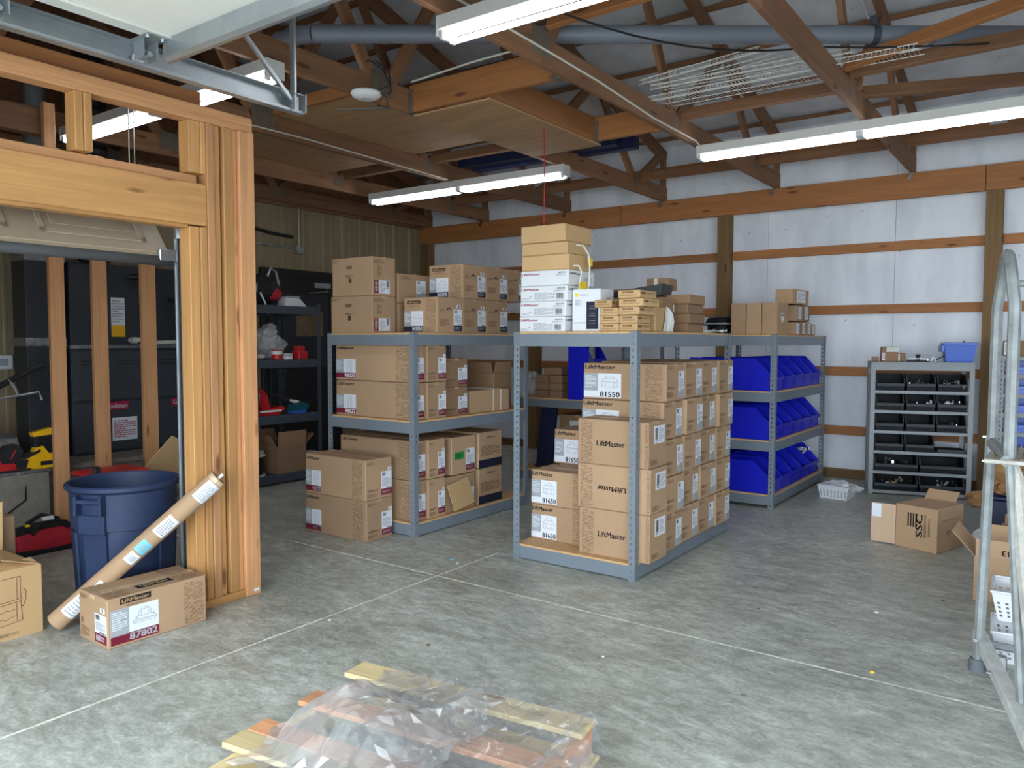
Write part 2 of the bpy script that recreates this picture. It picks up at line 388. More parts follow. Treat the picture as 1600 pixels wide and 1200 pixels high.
def _opener2(b):
    _ln(b, [(.15, .25), (.1, .55), (.2, .75), (.8, .75), (.9, .55), (.85, .25), (.15, .25)]); _ln(b, [(.1, .55), (.9, .55)]); _ln(b, [(.3, .75), (.35, .9), (.65, .9), (.7, .75)]); _ln(b, [(.3, .25), (.3, .55)]); _ln(b, [(.7, .25), (.7, .55)])
def _stove(b):
    _ln(b, [(.2, .5), (.2, .97), (.72, .99), (.72, .55), (.2, .5)], .012); _ln(b, [(.24, .5), (.24, .97)], .01); _ln(b, [(.67, .55), (.67, .98)], .01)
    _ln(b, [(.2, .5), (.18, .45), (.72, .5), (.74, .55)], .012); _ln(b, [(.26, .44), (.3, .05), (.74, .12), (.72, .5)], .012); _ln(b, [(.34, .43), (.36, .08)], .01); _ln(b, [(.66, .48), (.66, .13)], .01)
    _ln(b, [(.36, .32), (.44, .33), (.5, .36), (.56, .34), (.66, .36)], .01); _ln(b, [(.36, .2), (.46, .2), (.5, .17), (.56, .21), (.66, .23)], .01); _ln(b, [(.76, .74), (.8, .68), (.79, .5), (.75, .38), (.73, .4)], .012)
    _ln(b, [(.18, .42), (.12, .28), (.02, .24), (.16, .22)], .01)
FLAT = dict(pattern=_pattern, lines=_lines, bars=_bars, opener=_opener, tallop=_tallop, opener2=_opener2, stove=_stove)
def unit_slab(m): return flat_slab(m)
def flat_slab(m):
    if ('slab', m) not in _tx: _tx[('slab', m)] = MB().box(0, 1, 0, 1, 0, 1).mesh('slab', m)
    return _tx[('slab', m)]
def face_frame(face, w, d, h):            # matrix (u, v, n) -> local coordinates, and the face's size
    if face == 'F': return Matrix(((1, 0, 0, -w / 2), (0, 0, -1, -d / 2), (0, 1, 0, 0), (0, 0, 0, 1))), w, h
    if face == 'R': return Matrix(((0, 0, 1, w / 2), (1, 0, 0, -d / 2), (0, 1, 0, 0), (0, 0, 0, 1))), d, h
    if face == 'L': return Matrix(((0, 0, -1, -w / 2), (-1, 0, 0, d / 2), (0, 1, 0, 0), (0, 0, 0, 1))), d, h
    return Matrix(((1, 0, 0, -w / 2), (0, 1, 0, -d / 2), (0, 0, 1, h), (0, 0, 0, 1))), w, d
def put(parent, face, size, items, n0=.0008):
    """items: (kind, u0, v0, u1, v1, material[, extra]) in fractions of the face; a sticker carries items of its own"""
    Fm, fw, fh = face_frame(face, *size)
    for it in items:
        kind, u0, v0, u1, v1, m = it[:6]; x = it[6] if len(it) > 6 else None
        S = Fm @ Matrix.Translation((u0 * fw, v0 * fh, n0)) @ Matrix.Diagonal(((u1 - u0) * fw, (v1 - v0) * fh, 1, 1))
        if kind == 'text': inst('lettering', text_mesh(x, m), parent, S)
        elif kind == 'tflip': inst('lettering', text_mesh(x, m), parent, Fm @ Matrix.Translation((u1 * fw, v1 * fh, n0)) @ Matrix.Rotation(pi, 4, 'Z') @ Matrix.Diagonal(((u1 - u0) * fw, (v1 - v0) * fh, 1, 1)))
        elif kind == 'tvert': inst('lettering', text_mesh(x, m), parent, Fm @ Matrix.Translation((u1 * fw, v0 * fh, n0)) @ Matrix.Rotation(pi / 2, 4, 'Z') @ Matrix.Diagonal(((v1 - v0) * fh, (u1 - u0) * fw, 1, 1)))
        elif kind == 'lvert': inst('fine_print', flat_mesh('lines', m, FLAT['lines']), parent, Fm @ Matrix.Translation((u1 * fw, v0 * fh, n0)) @ Matrix.Rotation(pi / 2, 4, 'Z') @ Matrix.Diagonal(((v1 - v0) * fh, (u1 - u0) * fw, 1, 1)))
        elif kind in FLAT: inst({'pattern': 'printed_pattern', 'lines': 'fine_print', 'bars': 'barcode'}.get(kind, 'line_drawing'), flat_mesh(kind, m, FLAT[kind]), parent, S)
        elif kind == 'sticker':
            e = inst('label_sticker', flat_slab(m), parent, Fm @ Matrix.Translation((u0 * fw, v0 * fh, -.001)) @ Matrix.Diagonal(((u1 - u0) * fw, (v1 - v0) * fh, .0018, 1)))
            for q in (x or []):
                k2, a0, b0, a1, b1, m2 = q[:6]; x2 = q[6] if len(q) > 6 else None
                S2 = Matrix.Translation((a0, b0, 1.0 + .35)) @ Matrix.Diagonal((a1 - a0, b1 - b0, 1, 1))
                if k2 == 'text': inst('lettering', text_mesh(x2, m2), e, S2)
                elif k2 == 'rect': inst('colour_block', flat_slab(m2), e, Matrix.Translation((a0, b0, .9)) @ Matrix.Diagonal((a1 - a0, b1 - b0, .25, 1)))
                else: inst({'lines': 'fine_print', 'bars': 'barcode'}.get(k2, 'line_drawing'), flat_mesh(k2, m2, FLAT[k2]), e, S2)
def carton(label, x0, x1, y0, y1, z0, h, F=(), Rr=(), T=(), rz=0, m='cardboard', cat='box', group=None, name='cardboard_box', tape='tape', gap=.0015, tapeface=True):
    w, d = x1 - x0 - 2 * gap, y1 - y0 - 2 * gap; h = h - gap
    t = thing(name, label, cat, ((x0 + x1) / 2, (y0 + y1) / 2, z0), rz, group)
    b = MB().bbox(-w / 2, w / 2, -d / 2, d / 2, 0, h, .005)
    b.build('box_body', m, t)
    if tape:
        if w >= d: MB().box(-w / 2 - .0006, w / 2 + .0006, -.022, .022, h - .018, h + .0007).build('packing_tape', tape, t)
        else: MB().box(-.022, .022, -d / 2 - .0006, d / 2 + .0006, h - .018, h + .0007).build('packing_tape', tape, t)
    sz = (w, d, h)
    put(t, 'F', sz, F); put(t, 'R', sz, Rr); put(t, 'T', sz, T)
    return t
# ================================================================== structure
FX0, FX1, FY0, FY1 = -7.50, 7.2, -.75, 8.28
ZC = 2.947                                   # underside of the truss bottom chords
# ---- floor
fl = struct('floor')
MB().box(FX0 - .1, FX1, FY0, FY1 + .1, -.15, 0).build('slab', 'concrete', fl)
def joint(pts, w, m='pale_sealant'):
    b = MB(); rn = random.Random(2); prev = None
    (x0, y0), (x1, y1) = pts; n = 120; L = math.hypot(x1 - x0, y1 - y0); nx, ny = -(y1 - y0) / L, (x1 - x0) / L
    V = []; F = []
    for k in range(n + 1):
        t = k / n; ww = w * rn.uniform(.55, 1.25) / 2; o = rn.uniform(-.1, .1) * w
        cx, cy = x0 + (x1 - x0) * t + nx * o, y0 + (y1 - y0) * t + ny * o
        V += [(cx + nx * ww, cy + ny * ww, .0012), (cx - nx * ww, cy - ny * ww, .0012)]
        if k: F.append((2 * k - 2, 2 * k - 1, 2 * k + 1, 2 * k))
    b.add(V, F); return b.build('control_joint', m, fl)
mat('pale_sealant', (246, 242, 226), .8, var=.2, scale=30)
mat('pale_dust', (196, 194, 186), .85, var=.3, scale=30)
joint([(-4.30, 3.36), (-.05, 3.335)], .014)
joint([(-2.93, .2), (-2.955, 3.95)], .014)
joint([(-3.52, .2), (-3.56, 1.75)], .016, 'pale_dust')
joint([(-3.43, 2.60), (-3.64, 3.90)], .010, 'pale_dust')
joint([(-3.62, 3.86), (-3.60, 5.30)], .012, 'pale_dust')
rn = random.Random(21)
for k, (x, y) in enumerate([(-3.02, 3.62), (-3.10, 3.66), (-.62, 3.42), (-.98, 2.9), (-1.6, 2.9), (-2.3, 2.55), (-.75, 4.2), (-.5, 4.6), (-2.9, 2.5), (-1.25, 3.9)]):
    r = rn.uniform(.006, .013)
    MB().lathe([(r, .0), (r * .8, .004), (r * .3, .006)], 7, x, y).build('debris_speck', ['paper', 'grit', 'cyan_label', 'yellow_label'][[0, 2, 3, 1, 0, 1, 0, 1, 0, 1][k]], fl)
gr = struct('floor_apron'); MB().box(-30, 30, -30, FY0, -.16, -.02).build('pavement', 'pale_bounce_ground', gr)
# ---- white insulated eave wall
wb = struct('wall_back')
posts = [-5.54, -3.06, -.585, 1.9, 4.4, 6.9]
xs = [FX0 + k * 1.22 for k in range(13)]
for a, b_ in zip(xs, xs[1:]):
    MB().bbox(a + .001, min(b_, FX1) - .001, 8.252, 8.29, .0, 3.56, .002).build('insulation_panel', 'insulation', wb)
MB().box(FX0, FX1, 8.285, 8.30, 0, 3.6).build('wall_sheet', 'insulation', wb)
edges = [-7.36] + posts + [FX1]
for zc in ((.675 + .560) / 2 * .775, (1.443 + 1.328) / 2 * .775, (2.232 + 2.12) / 2 * .775, (3.013 + 2.887) / 2 * .775, 3.29):
    for a, b_ in zip(edges, edges[1:]):
        beam('girt', (a + .07, 8.232, zc), (b_ - .07, 8.232, zc), .038, .089, 'wood_girt', wb)
for x in posts: beam('post', (x, 8.205, 0), (x, 8.205, 2.72), .13, .17, 'wood_treated', wb)
beam('corner_post', (-7.36, 8.2, 0), (-7.36, 8.2, 2.72), .14, .15, 'wood_treated', wb)
for a, b_ in ((FX0 + .02, -4.3), (-4.3, -.66), (-.66, 3.0), (3.0, 7.15)):
    beam('top_plate', (a + .003, 8.15, 2.83), (b_ - .003, 8.15, 2.83), .04, .228, 'wood_girt', wb)
for a, b_ in zip(edges, edges[1:]): beam('sill_board', (a + .07, 8.235, .045), (b_ - .07, 8.235, .045), .038, .09, 'wood_treated', wb)
for x in (-6.42, -5.12, -3.85, -2.6, -1.32):                              # bent steel clips on the plate
    b = MB().box(-.012, .012, -.012, .0, -.035, .02); b.box(-.012, .02, -.02, 0, -.05, -.03)
    o = b.build('truss_clip', 'chrome', wb); o.location = (x + .06, 8.128, 2.93); o.rotation_euler = (0, R(25), 0)
# ---- beige ribbed metal end wall
wl = struct('wall_left')
prof = []
def ribs(w):
    P = [(0, 0)]
    n = 3; s = w / n
    for k in range(n):
        c = s * (k + .5); P += [(c - .035, 0), (c - .018, .019), (c + .018, .019), (c + .035, 0)]
        P += [(c + s / 2 - .05, 0), (c + s / 2 - .042, .004), (c + s / 2 - .02, .004), (c + s / 2 - .012, 0)]
    P.append((w, 0)); return P
y = FY0
rib_me = None
while y < 8.3:
    P = ribs(.914); b = MB(); V = []; F = []
    for (t, h) in P: V += [(h, t, 0), (h, t, 2.98)]
    for k in range(len(P) - 1): F.append((2 * k, 2 * k + 2, 2 * k + 3, 2 * k + 1))
    b.add(V, F)
    if rib_me is None: rib_me = b.mesh('metal_panel', 'beige_metal')
    o = inst('metal_panel', rib_me, wl, Matrix.Translation((-7.46, y, 0)))
    md = o.modifiers.new('thick', 'SOLIDIFY'); md.thickness = .002
    y += .914
MB().box(-7.52, -7.47, FY0, 8.3, 0, 4.8).build('wall_sheet', 'wood_truss', wl)
beam('end_girt', (-7.42, FY0, 3.02), (-7.42, 8.2, 3.02), .05, .20, 'wood_truss', wl)
# conduit and box on the end wall
b = MB().tube([(-7.42, 6.0, 2.95), (-7.42, 6.0, 2.47)], .011); b.tube([(-7.42, 5.98, 2.45), (-7.42, 5.2, 2.46)], .011); b.build('conduit', 'galvanized', wl)
MB().bbox(-7.45, -7.39, 5.95, 6.05, 2.39, 2.47).build('junction_box', 'galvanized', wl)
MB().tube([(-7.41, 5.90, 2.575), (-7.41, 5.6, 2.59), (-7.41, 5.2, 2.64)], .018).build('dark_hose', 'black_metal', wl)
# door in the end wall
d1 = struct('door_1')
MB().bbox(-7.45, -7.40, 5.45, 6.62, 0, 2.20).build('door_frame', 'black_metal', d1)
dl = MB().bbox(-7.40, -7.375, 5.53, 6.54, .02, 2.10).build('door_leaf', 'black_metal', d1)
MB().bbox(-7.376, -7.368, 5.70, 6.38, 1.05, 1.92).build('door_glass', 'furnace_side', dl)
mat('tan_dim', (120, 98, 70), .6, var=.2); MB().bbox(-7.369, -7.364, 5.9, 6.3, 1.42, 1.72).build('glass_brown_patch', 'tan_dim', dl)  # brown that shows in the reflecting glass, painted as a flat panel
cl = MB().bbox(-7.375, -7.33, 6.17, 6.40, 2.00, 2.06).build('door_closer', 'galvanized', d1)
MB().tube([(-7.35, 6.35, 1.99), (-7.30, 6.33, 1.96), (-7.32, 6.05, 1.93)], .009).build('closer_arm', 'galvanized', cl)
MB().tube([(-7.36, 5.6, 1.02), (-7.30, 5.6, 1.02), (-7.30, 5.68, 1.02)], .011).build('door_handle', 'galvanized', d1)
# ---- front wall with an open doorway and an opening added for daylight, right wall
wf = struct('wall_front')
b = MB(); b.box(FX0, -3.05, -.85, -.75, 0, 2.9); b.box(2.12, 2.8, -.85, -.75, 0, 2.9); b.box(7.0, FX1, -.85, -.75, 0, 2.9); b.box(FX0, FX1, -.85, -.75, 2.3, 3.6)
b.build('wall_sheet', 'insulation', wf)
wr = struct('wall_right'); MB().box(FX1, FX1 + .08, -.85, 8.3, 0, 4.9).build('wall_sheet', 'insulation', wr)
# ---- roof: ceiling > truss > members
ce = struct('ceiling')
PEAKY, HEEL, PITCH = 3.75, 3.52, .27
def roofz(y): return HEEL + (8.25 - (y if y >= PEAKY else 2 * PEAKY - y)) * PITCH
tx = [-7.33, -6.33, -5.06, -3.79, -2.52, -1.255, .01, 1.27, 2.54, 3.8, 5.07, 6.33]
def truss(x, full=True):
    t = bpy.data.objects.new('truss', None); COL.objects.link(t); t.parent = ce; t.location = (x, 0, 0)
    beam('bottom_chord', (0, -.74, ZC + .08), (0, PEAKY, ZC + .08), .038, .16, 'wood_truss', t)
    beam('bottom_chord', (0, PEAKY, ZC + .08), (0, 8.24, ZC + .08), .038, .16, 'wood_truss', t)
    beam('top_chord', (0, PEAKY, roofz(PEAKY) - .09), (0, 8.22, roofz(8.22) - .09), .038, .14, 'wood_truss', t)
    beam('top_chord', (0, PEAKY, roofz(PEAKY) - .09), (0, -.72, roofz(-.72) - .09), .038, .14, 'wood_truss', t)
    if full:
        def web(yb, yt, s):
            Y = lambda v: v if s > 0 else 2 * PEAKY - v
            beam('web', (0, Y(yb), ZC + .12), (0, Y(yt), roofz(yt) - .12), .038, .089, 'wood_truss', t)
        for s in (1, -1):
            for yb, yt in ((8.17, 8.17), (7.5, 8.1), (7.45, 6.7), (5.65, 6.6), (5.6, 4.75), (3.82, 4.65)): web(yb, yt, s)
        for yy in (PEAKY, 5.62, 7.48):
            gs = .1 if yy == PEAKY else .05; MB().bbox(-.0205, .0205, yy - gs, yy + gs, ZC + .05, ZC + (.2 if gs > .06 else .14), .001).build('gusset_plate', 'gusset', t)
    return t
for x in tx: truss(x, -8 < x < 2.6)
yy = 8.05
while yy > PEAKY - .2:
    beam('purlin', (FX0 + .05, yy, roofz(yy) + .02), (FX1 - .05, yy, roofz(yy) + .02), .089, .038, 'wood_truss', ce, roll=math.atan(PITCH))
    yy -= .61
for s in (1, -1):
    for a, b_ in zip(xs, xs[1:]):
        ye = 8.29 if s > 0 else 2 * PEAKY - 8.29
        z0, z1 = roofz(8.29) + .045, roofz(PEAKY) + .045
        MB().add([(a + .003, ye, z0), (b_ - .003, ye, z0), (b_ - .003, PEAKY, z1), (a + .003, PEAKY, z1), (a + .003, ye, z0 + .04), (b_ - .003, ye, z0 + .04), (b_ - .003, PEAKY, z1 + .04), (a + .003, PEAKY, z1 + .04)],
                 [(0, 1, 2, 3), (7, 6, 5, 4), (0, 4, 5, 1), (1, 5, 6, 2), (2, 6, 7, 3), (3, 7, 4, 0)]).build('roof_panel', 'insulation', ce)
MB().box(FX0 - .1, FX1, -.9, 8.4, 4.95, 5.0).build('roof_cap', 'black_metal', ce)
# lateral braces lying across the chords
for p0, p1, m in (((-2.50, 3.82, 3.20), (-.05, 3.84, 3.24), 'wood_girt'), ((-1.22, 5.3, 3.12), (1.2, 4.9, 3.40), 'wood_girt'), ((-1.22, 5.45, 3.12), (1.2, 5.45, 3.16), 'wood_truss'), ((-1.25, 5.95, 3.12), (1.2, 7.0, 3.18), 'wood_truss'),
                  ((-6.3, 7.62, 3.12), (1.2, 7.62, 3.12), 'wood_truss'), ((-6.3, 5.72, 3.12), (-1.2, 5.72, 3.12), 'wood_truss')):
    beam('lateral_brace', p0, p1, .089, .038, m, ce, roll=R(70))
# loft framing: joists and plywood soffits
for p0, p1 in (((-3.77, 4.03, 3.04), (-2.54, 4.03, 3.04)), ((-3.12, 4.05, 3.04), (-3.12, 5.44, 3.04)), ((-3.10, 5.44, 3.04), (-2.54, 5.44, 3.04)), ((-3.77, 5.5, 3.04), (-3.15, 5.5, 3.04))):
    beam('loft_joist', p0, p1, .04, .185, 'wood_girt', ce)
for (x0, x1, y0, y1, z) in ((-3.77, -3.10, 4.05, 5.52, ZC - .016), (-5.05, -3.80, 3.88, 5.42, ZC + .162), (-6.33, -5.07, 4.0, 5.5, ZC + .162)):
    MB().bbox(x0, x1, y0, y1, z, z + .014).build('plywood_sheet', 'plywood', ce)
for (x, yv) in ((-3.76, 4.03), (-3.10, 5.44), (-2.56, 4.03)):
    MB().bbox(x - .03, x + .03, yv - .03, yv + .03, ZC - .005, ZC + .15, .001).build('joist_hanger', 'gusset', ce)
for (a, b_, y_) in ((-5.05, -3.80, 3.86), (-6.33, -5.07, 3.98)): beam('loft_edge', (a, y_, ZC + .20), (b_, y_, ZC + .20), .038, .089, 'wood_girt', ce)
# cables stapled to the chords
def droop(p0, p1, sag, n=10):
    p0 = Vector(p0); p1 = Vector(p1); return [p0.lerp(p1, k / n) - Vector((0, 0, sag * 4 * (k / n) * (1 - k / n))) for k in range(n + 1)]
MB().tube([(-2.495, 2.6, ZC + .10), (-2.495, 3.6, ZC + .09), (-2.495, 4.4, ZC + .075), (-2.495, 5.2, ZC + .03), (-2.495, 5.98, ZC + .03), (-2.46, 6.05, ZC - .03)], .007).build('cable', 'cable_white', ce)
MB().tube([(-3.74, 4.0, ZC + .20), (-3.2, 4.0, ZC + .225), (-2.6, 4.0, ZC + .23)], .007).build('cable', 'cable_white', ce)
MB().tube([(-5.035, 3.0, ZC + .03), (-5.035, 4.2, ZC + .04), (-5.035, 5.2, ZC + .02), (-5.035, 5.9, ZC + .01)], .006).build('cable', 'cable_white', ce)
MB().tube(droop((-2.35, 3.6, 3.17), (-1.3, 4.9, 3.13), .10) + droop((-1.3, 4.9, 3.13), (.3, 5.9, 3.2), .04)[1:], .006).build('cable', 'cable_black', ce)
# ---- stud partition with the doorway at the left
wp = struct('wall_partition')
PX = -3.585
def stud(y0, y1, z0, z1, dx=0.0, m='pine_new', t=.089): beam('stud', (PX + dx, (y0 + y1) / 2, z0), (PX + dx, (y0 + y1) / 2, z1), y1 - y0 - .002, t, m, wp, roll=R(90) if False else 0)
def studb(y0, y1, z0, z1, dx=0.0, m='pine_new'):
    L = z1 - z0; o = MB().bbox(0, L, -(y1 - y0) / 2 + .001, (y1 - y0) / 2 - .001, -.0445, .0445, .003).build('stud', m, wp)
    o.matrix_local = Matrix.Translation((PX + dx, (y0 + y1) / 2, z0)) @ Matrix(((0, 0, 1, 0), (0, 1, 0, 0), (1, 0, 0, 0), (0, 0, 0, 1)))
    return o
studb(2.200, 2.255, .04, 1.935, -.012); studb(2.255, 2.292, .04, 1.935, 0); studb(2.292, 2.335, .04, 2.455, .006, 'pine_red'); studb(2.335, 2.372, .04, 2.455, -.006)
studb(2.385, 2.440, .04, 2.455, .004); studb(2.440, 2.470, .04, 2.455, -.004, 'pine_red'); studb(2.470, 2.562, .0, 2.455, .018, 'pine_red'); studb(2.262, 2.292, 2.2, 2.455, 0)
studb(2.200, 2.262, 2.2, 2.455, -.004)
studb(1.662, 1.700, 2.2, 2.455); studb(1.700, 1.738, 2.2, 2.455, .004); studb(.9, .938, 2.2, 2.455)
beam('bottom_plate', (PX, 2.19, .02), (PX, 2.47, .02), .11, .04, 'pine_new', wp)
beam('header', (PX + .022, -.7, 2.045), (PX + .022, 2.292, 2.045), .04, .205, 'pine_new', wp)
beam('header', (PX - .022, -.7, 2.045), (PX - .022, 2.292, 2.045), .04, .205, 'pine_red', wp)
beam('header_plate', (PX - .01, -.7, 1.938), (PX - .01, 2.2, 1.938), .07, .024, 'pine_new', wp)
beam('header_plate', (PX - .02, -.7, 2.172), (PX - .02, 2.262, 2.172), .05, .045, 'pine_red', wp)
beam('plate', (PX, -.7, 2.495), (PX, 2.565, 2.495), .089, .078, 'pine_red', wp)
beam('plate', (PX - .05, -.7, 2.575), (PX - .05, 2.30, 2.575), .089, .078, 'wood_girt', wp)
MB().box(PX + .064, PX + .0652, 2.515, 2.548, .02, .035).build('lumber_tag', 'label_white', wp)
# garage door hanging partly open in the partition's doorway
gd = thing('sectional_door', 'beige raised panel garage door half rolled up under the wooden header', 'garage door', (-3.75, .95, 1.79))
ang = R(38)
def tilt(b): return b.xf(Matrix.Rotation(-ang, 4, 'Y'))
tilt(MB().bbox(-.03, 0, -1.3, 1.27, 0, .50)).build('door_section', 'door_beige', gd)
for k in range(4):
    y0 = -1.22 + k * .63
    bb = MB(); 
    for (a0, a1, c0, c1) in ((y0, y0 + .5, .09, .12), (y0, y0 + .5, .38, .41), (y0, y0 + .03, .09, .41), (y0 + .47, y0 + .5, .09, .41)): bb.bbox(0, .007, a0, a1, c0, c1, .003)
    tilt(bb).build('panel_moulding', 'door_beige', gd)
    tilt(MB().bbox(0, .005, y0 + .06, y0 + .44, .15, .35, .004)).build('raised_panel', 'door_beige', gd)
tilt(MB().bbox(-.03, .004, -1.3, 1.27, .03, .036)).build('rib_line', 'door_beige', gd)
b = MB(); b.tube([(-.012, -1.3, -.018), (-.012, 1.28, -.018)], .026, 10); b.build('bottom_seal', 'rubber_grey', gd, smooth=True)
b = MB(); b.box(-.01, .02, 1.295, 1.30, -1.79, .10); b.box(.015, .02, 1.29, 1.33, -1.79, .10); b.box(-.01, -.005, 1.29, 1.33, -1.79, .10); b.build('vertical_track', 'galvanized', gd)
b = MB().tube([(.005, 1.31, .10), (.0, 1.31, .2), (-.04, 1.31, .32), (-.12, 1.31, .41), (-.25, 1.31, .45), (-.9, 1.31, .46)], .022, 8); b.build('curved_track', 'galvanized', gd, smooth='auto')
b = MB().tube([(-.02, 1.24, .02), (0, 1.31, .02)], .012); b.lathe([(.02, -.01), (.02, .02)], 10, .0, 1.31); b.build('roller', 'chrome', gd)
MB().bbox(-.02, .015, 1.20, 1.30, -.02, .04).build('bottom_bracket', 'galvanized', gd)
# utility partition: three open studs and a beam in front of the furnaces
wu = struct('wall_utility')
for y0, y1, m in ((2.50, 2.598, 'pine_red'), (2.790, 2.895, 'pine_red'), (3.155, 3.268, 'pine_red')):
    o = MB().bbox(0, 2.7, -(y1 - y0) / 2, (y1 - y0) / 2, -.02, .02, .003).build('stud', m, wu)
    o.matrix_local = Matrix.Translation((-5.77, (y0 + y1) / 2, 0)) @ Matrix(((0, 0, 1, 0), (0, 1, 0, 0), (1, 0, 0, 0), (0, 0, 0, 1)))
beam('beam', (-5.77, -.7, 2.85), (-5.77, 2.56, 2.85), .09, .17, 'wood_truss', wu)
beam('block', (-5.70, 2.50, 2.60), (-5.70, 2.50, 2.98), .04, .075, 'pine_red', wu)
beam('beam', (-5.83, -.7, 2.60), (-5.83, 2.56, 2.60), .05, .2, 'wood_truss', wu)
# ================================================================== lamps
def fluorescent(x0, x1, y, label):
    t = thing('fluorescent_lamp', label, 'lamp', ((x0 + x1) / 2, y, ZC), 0, 'fluorescent strip lamps under the trusses'); L = (x1 - x0) / 2
    b = MB().prism([(-.062, -.066), (-.058, 0), (.058, 0), (.062, -.066), (.05, -.072), (-.05, -.072)], 'x', -L, L); b.build('housing', 'white_enamel', t)
    for s in (-1, 1):
        MB().bbox(s * L - .006, s * L + .006, -.064, .064, -.10, .0, .002).build('end_cap', 'white_enamel', t)
        MB().bbox(min(0, s * .03), max(0, s * .03), -.05, .05, -.11, -.07).build('lampholder', 'white_plastic', t)
        for yy in (-.036, .036):
            MB().bbox(s * L - s * .02 - .01, s * L - s * .02 + .01, yy - .016, yy + .016, -.115, -.07).build('lampholder', 'white_plastic', t)
            xa, xb = sorted((s * .035, s * (L - .03)))
            MB().tube([(xa, yy, -.10), (xb, yy, -.10)], .0135, 12).build('lamp_tube', 'tube_light', t, smooth='auto')
    return t
fluorescent(-6.13, -3.69, 2.83, 'strip lamp seen through the stud wall framing at upper left')
fluorescent(-6.17, -3.72, 5.99, 'strip lamp over the left shelving with its far end by the metal wall')
fluorescent(-2.50, -.06, 6.08, 'strip lamp running off the right edge before the white wall')
fluorescent(-2.55, -.11, 2.97, 'nearest strip lamp at the top of the picture with two bare tubes')
# ================================================================== boltless shelving
def slotted(hgt, m):
    k = ('post', hgt, m)
    if k in _tx: return _tx[k]
    b = MB(); W_, pt = .042, .0381
    def flange(ax):
        def P(t, z): return (t, 0, z) if ax == 0 else (0, t, z)
        z = 0; h0, h1 = W_ * .42, W_ * .70
        def q(t0, t1, z0, z1): b.quad(P(t0, z0), P(t1, z0), P(t1, z1), P(t0, z1))
        q(0, h0, 0, hgt); q(h1, W_, 0, hgt)
        while z < hgt - 1e-6:
            ze = min(z + pt, hgt); a, c = z + .012, z + .028
            if ze - z < pt - 1e-6: q(h0, h1, z, ze)
            else: q(h0, h1, z, a); q(h0, h1, c, ze); q(h0, h0 + .004, a, a + .008); q(h1 - .004, h1, a, a + .008)
            z = ze
    flange(0); flange(1)
    _tx[k] = b.mesh('post', m); return _tx[k]
def rack(label, x0, x1, y0, y1, top, levels, m='shelf_grey', board='particle_board', bh=.085, loc=None, rz=0, mids=True):
    w, d = x1 - x0, y1 - y0
    t = thing('shelving_unit', label, 'shelf', loc or ((x0 + x1) / 2, (y0 + y1) / 2, 0), rz)
    pm_ = slotted(top, m)
    for sx, sy, rot in ((-1, -1, 0), (1, -1, 90), (1, 1, 180), (-1, 1, 270)):
        o = inst('post', pm_, t, Matrix.Translation((sx * w / 2, sy * d / 2, 0)) @ Matrix.Rotation(R(rot), 4, 'Z'))
        md = o.modifiers.new('thick', 'SOLIDIFY'); md.thickness = .0025; md.offset = -1
    for z in levels:
        for s in (-1, 1):
            MB().bbox(-w / 2 + .004, w / 2 - .004, *sorted((s * (d / 2 - .003), s * (d / 2 - .02))), z - .016 - bh + .012, z - .012, .002).build('beam', m, t)
            MB().bbox(*sorted((s * (w / 2 - .003), s * (w / 2 - .02))), -d / 2 + .004, d / 2 - .004, z - .016 - bh + .012, z - .012, .002).build('beam', m, t)
        MB().bbox(-w / 2 + .006, w / 2 - .006, -d / 2 + .006, d / 2 - .006, z - .016, z, .002).build('shelf_board', board, t)
    return t
TOP = 1.425
LZ = (.095, .812, TOP)
rack('grey slotted steel shelving unit behind the two stacked cartons on the floor', -4.535, -3.655, 3.92, 5.30, TOP, LZ)
rack('grey slotted steel shelving unit in the middle with cartons piled from its lowest board', -2.815, -1.968, 3.93, 5.40, TOP, (.095, TOP))
rack('grey slotted steel shelving unit with rows of blue bins facing right', -2.80, -1.925, 6.32, 7.88, TOP, (.112, .558, .962, TOP))
rack('grey steel shelving unit at the back seen through the gap between the front units', -4.535, -3.62, 6.32, 7.88, TOP, LZ)
# dark shelving by the black door
rack('dark steel shelving unit with tools and an open carton by the black door', -6.66, -6.05, 4.36, 5.14, 1.73, (.10, .66, 1.19, 1.70), m='shelf_dark', board='shelf_dark', bh=.075)
# ================================================================== cartons
def st_num(num, base, tcol, art):
    return [('rect', 0, .25, .38, 1, 'label_grey'), (art, .42, .26, .98, .96, 'ink_grey'), ('lines', .04, .4, .34, .92, 'label_white'), ('rect', 0, 0, 1, .27, base), ('text', .44, .03, .97, .24, tcol, num)]
def side_label(base='maroon', num='98022'): return [('rect', 0, 0, 1, .26, base), ('bars', .1, .80, .42, .95, 'ink_black'), ('lines', .1, .36, .9, .72, 'ink_grey'), ('lines', .1, .06, .8, .2, 'label_grey'), ('text', .45, .27, .95, .33, 'ink_black', num)]
def f_980(num='98022'): return [('text', .02, .87, .25, .95, 'ink_black', 'LiftMaster'), ('sticker', .004, .06, .27, .60, 'label_white', st_num(num, 'maroon', 'label_white', 'tallop')), ('pattern', .79, .03, .95, .97, 'ink_brown')]
def r_980(): return [('lines', .06, .86, .34, .93, 'ink_brown'), ('lines', .06, .06, .42, .16, 'ink_brown'), ('lines', .08, .2, .46, .26, 'ink_black'), ('sticker', .58, .08, .985, .66, 'label_white', side_label()), ('sticker', .84, .68, .98, .75, 'label_white', [('text', .3, .2, .7, .8, 'ink_black', '2')])]
def f_845(): return [('rectlogo', 0, 0, 0, 0, 'ink_black')]
